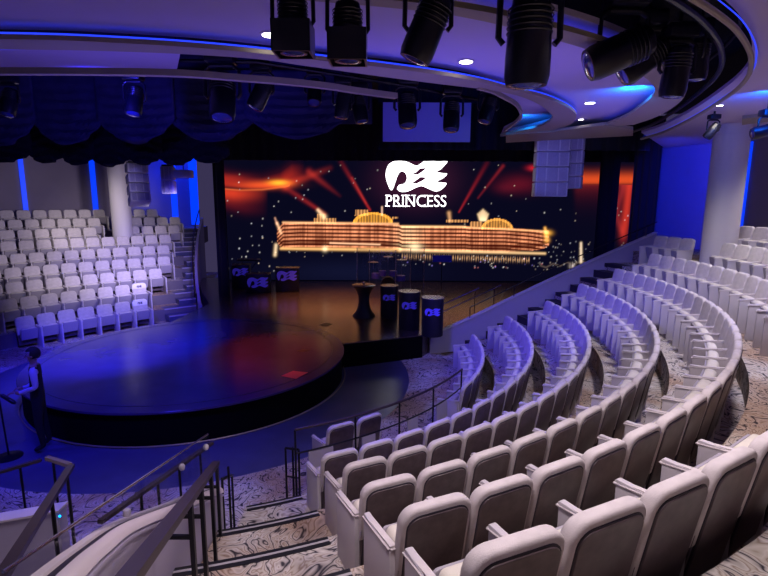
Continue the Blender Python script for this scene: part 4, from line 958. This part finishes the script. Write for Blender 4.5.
spotlight(671, 97, 6.0, .95, (-.05, .1, -1), 'black spotlight pointing down beside the bright blue ceiling glow')
spotlight(695, 80, 6.2, .8, DN, 'slim black spotlight in the trench, last before its curved end', yaw=R(80))
spotlight(706, 138, 10.5, .6, (-.6, .3, -1), 'small black spotlight hanging beside the capital of the pale right column', top=6.02)
spotlight(752, 134, 9.0, .7, (-1, .2, -.25), 'small black spotlight under the ceiling beam at the right edge', top=6.02)
for px, py, Y, sc, dv, lb in (
    (7, 115, 9.3, .9, (0, -.4, -1), 'blue lit moving light at the left edge before the drapes'),
    (133, 114, 9.3, .95, (0, -.4, -1), 'blue lit moving light in front of the drapes, below the ceiling band'),
    (222, 118, 8.2, 1.35, (.05, -.4, -1), 'larger blue lit moving light hanging left of the tilted one'),
    (254, 108, 9.0, 1.0, (-.5, -.1, -1), 'moving light tilted toward the far seats below the ceiling band'),
    (314, 103, 9.6, .9, (0, -.6, -1), 'short blue lit moving light facing forward beneath the ceiling band'),
    (341, 118, 9.6, .9, (-.15, 0, -1), 'dark moving light, left of the adjacent pair over the stage'),
    (362, 122, 9.8, .9, (.2, -.2, -1), 'dark moving light, right of the adjacent pair over the stage'),
    (408, 126, 10.0, 1.2, (.05, -.3, -1), 'tall blue lit moving light in front of the flat blue cloth'),
    (451, 130, 10.4, 1.1, (-.05, -.3, -1), 'blue lit moving light right of the flat blue cloth'),
    (484, 122, 10.8, 1.0, (-.3, -.2, -1), 'dark moving light hidden near the curved right lip of the opening')):
    spotlight(px, py, Y, sc, dv, lb, top=8.2)
# bars the lights hang from
tag(MB().tube([uz(x, y, 6.35) for x, y in ((-60, 66), (120, 60), (256, 62), (384, 82), (480, 100))], .03, 8).build('lighting_bar', M['railblack']), 'long black lighting bar hidden above the stage opening lip', 'lighting bar')
tb = smooth_curve([Vector((-4, 3.7, 6.5)), Vector((0, 3.8, 6.5)), Vector((2.2, 4.6, 6.5)), Vector((4.6, 7.0, 6.5)), Vector((5.6, 10, 6.5))], 8)
tag(MB().tube(tb, .03, 8).build('lighting_bar', M['railblack']), 'curved black lighting bar inside the ceiling trench', 'lighting bar')
tb2 = off([Vector((p.x, p.y, 6.0)) for p in toc], .28)
tag(MB().tube(tb2, .035, 8).build('trench_rail', M['lampbody']), 'curved dark rail following the outer rim of the ceiling trench', 'rail')
# downlights
for px, py, lb in ((270, 34, 'round downlight beside the left shuttered spotlight'), (466, 61, 'round downlight between the tilted and the largest spotlight'), (590, 102.5, 'round downlight in the ceiling left of the blue glow'),
                   (581, 119, 'small downlight close to the tip of the curved band'), (720, 105, 'tiny downlight above the pale right column')):
    p = uz(px, py, ZC - .002); s_ = 1.0 if py < 110 and px < 700 else .6
    t = thing('downlight', lb, 'ceiling light', p)
    MB().lathe([(.095 * s_, -.012), (.11 * s_, -.006), (.11 * s_, .0)], n=24).build('trim_ring', M['trimring'], t)
    MB().lathe([(.085 * s_, -.016), (.085 * s_, -.004)], n=24).build('bulb', M['bulb'], t)

# pipes and steel that carry the drapes and the arrays
for y, x0, x1, z, lb in ((12.06, -9.8, .4, 6.99, 'black drape pipe carrying the front swags'), (13.64, -11.6, -4.3, 6.3, 'black drape pipe carrying the rear scallops')):
    t = thing('drape_pipe', lb, 'pipe', (0, 0, 0))
    MB().tube([(x0, y, z), (x1, y, z)], .025, 8).build('pipe', M['railblack'], t)
    for x in (x0 + .5, (x0 + x1) / 2, x1 - .3): MB().tube([(x, y, z), (x, y, 8.2)], .012, 6).build('hanger', M['railblack'], t)
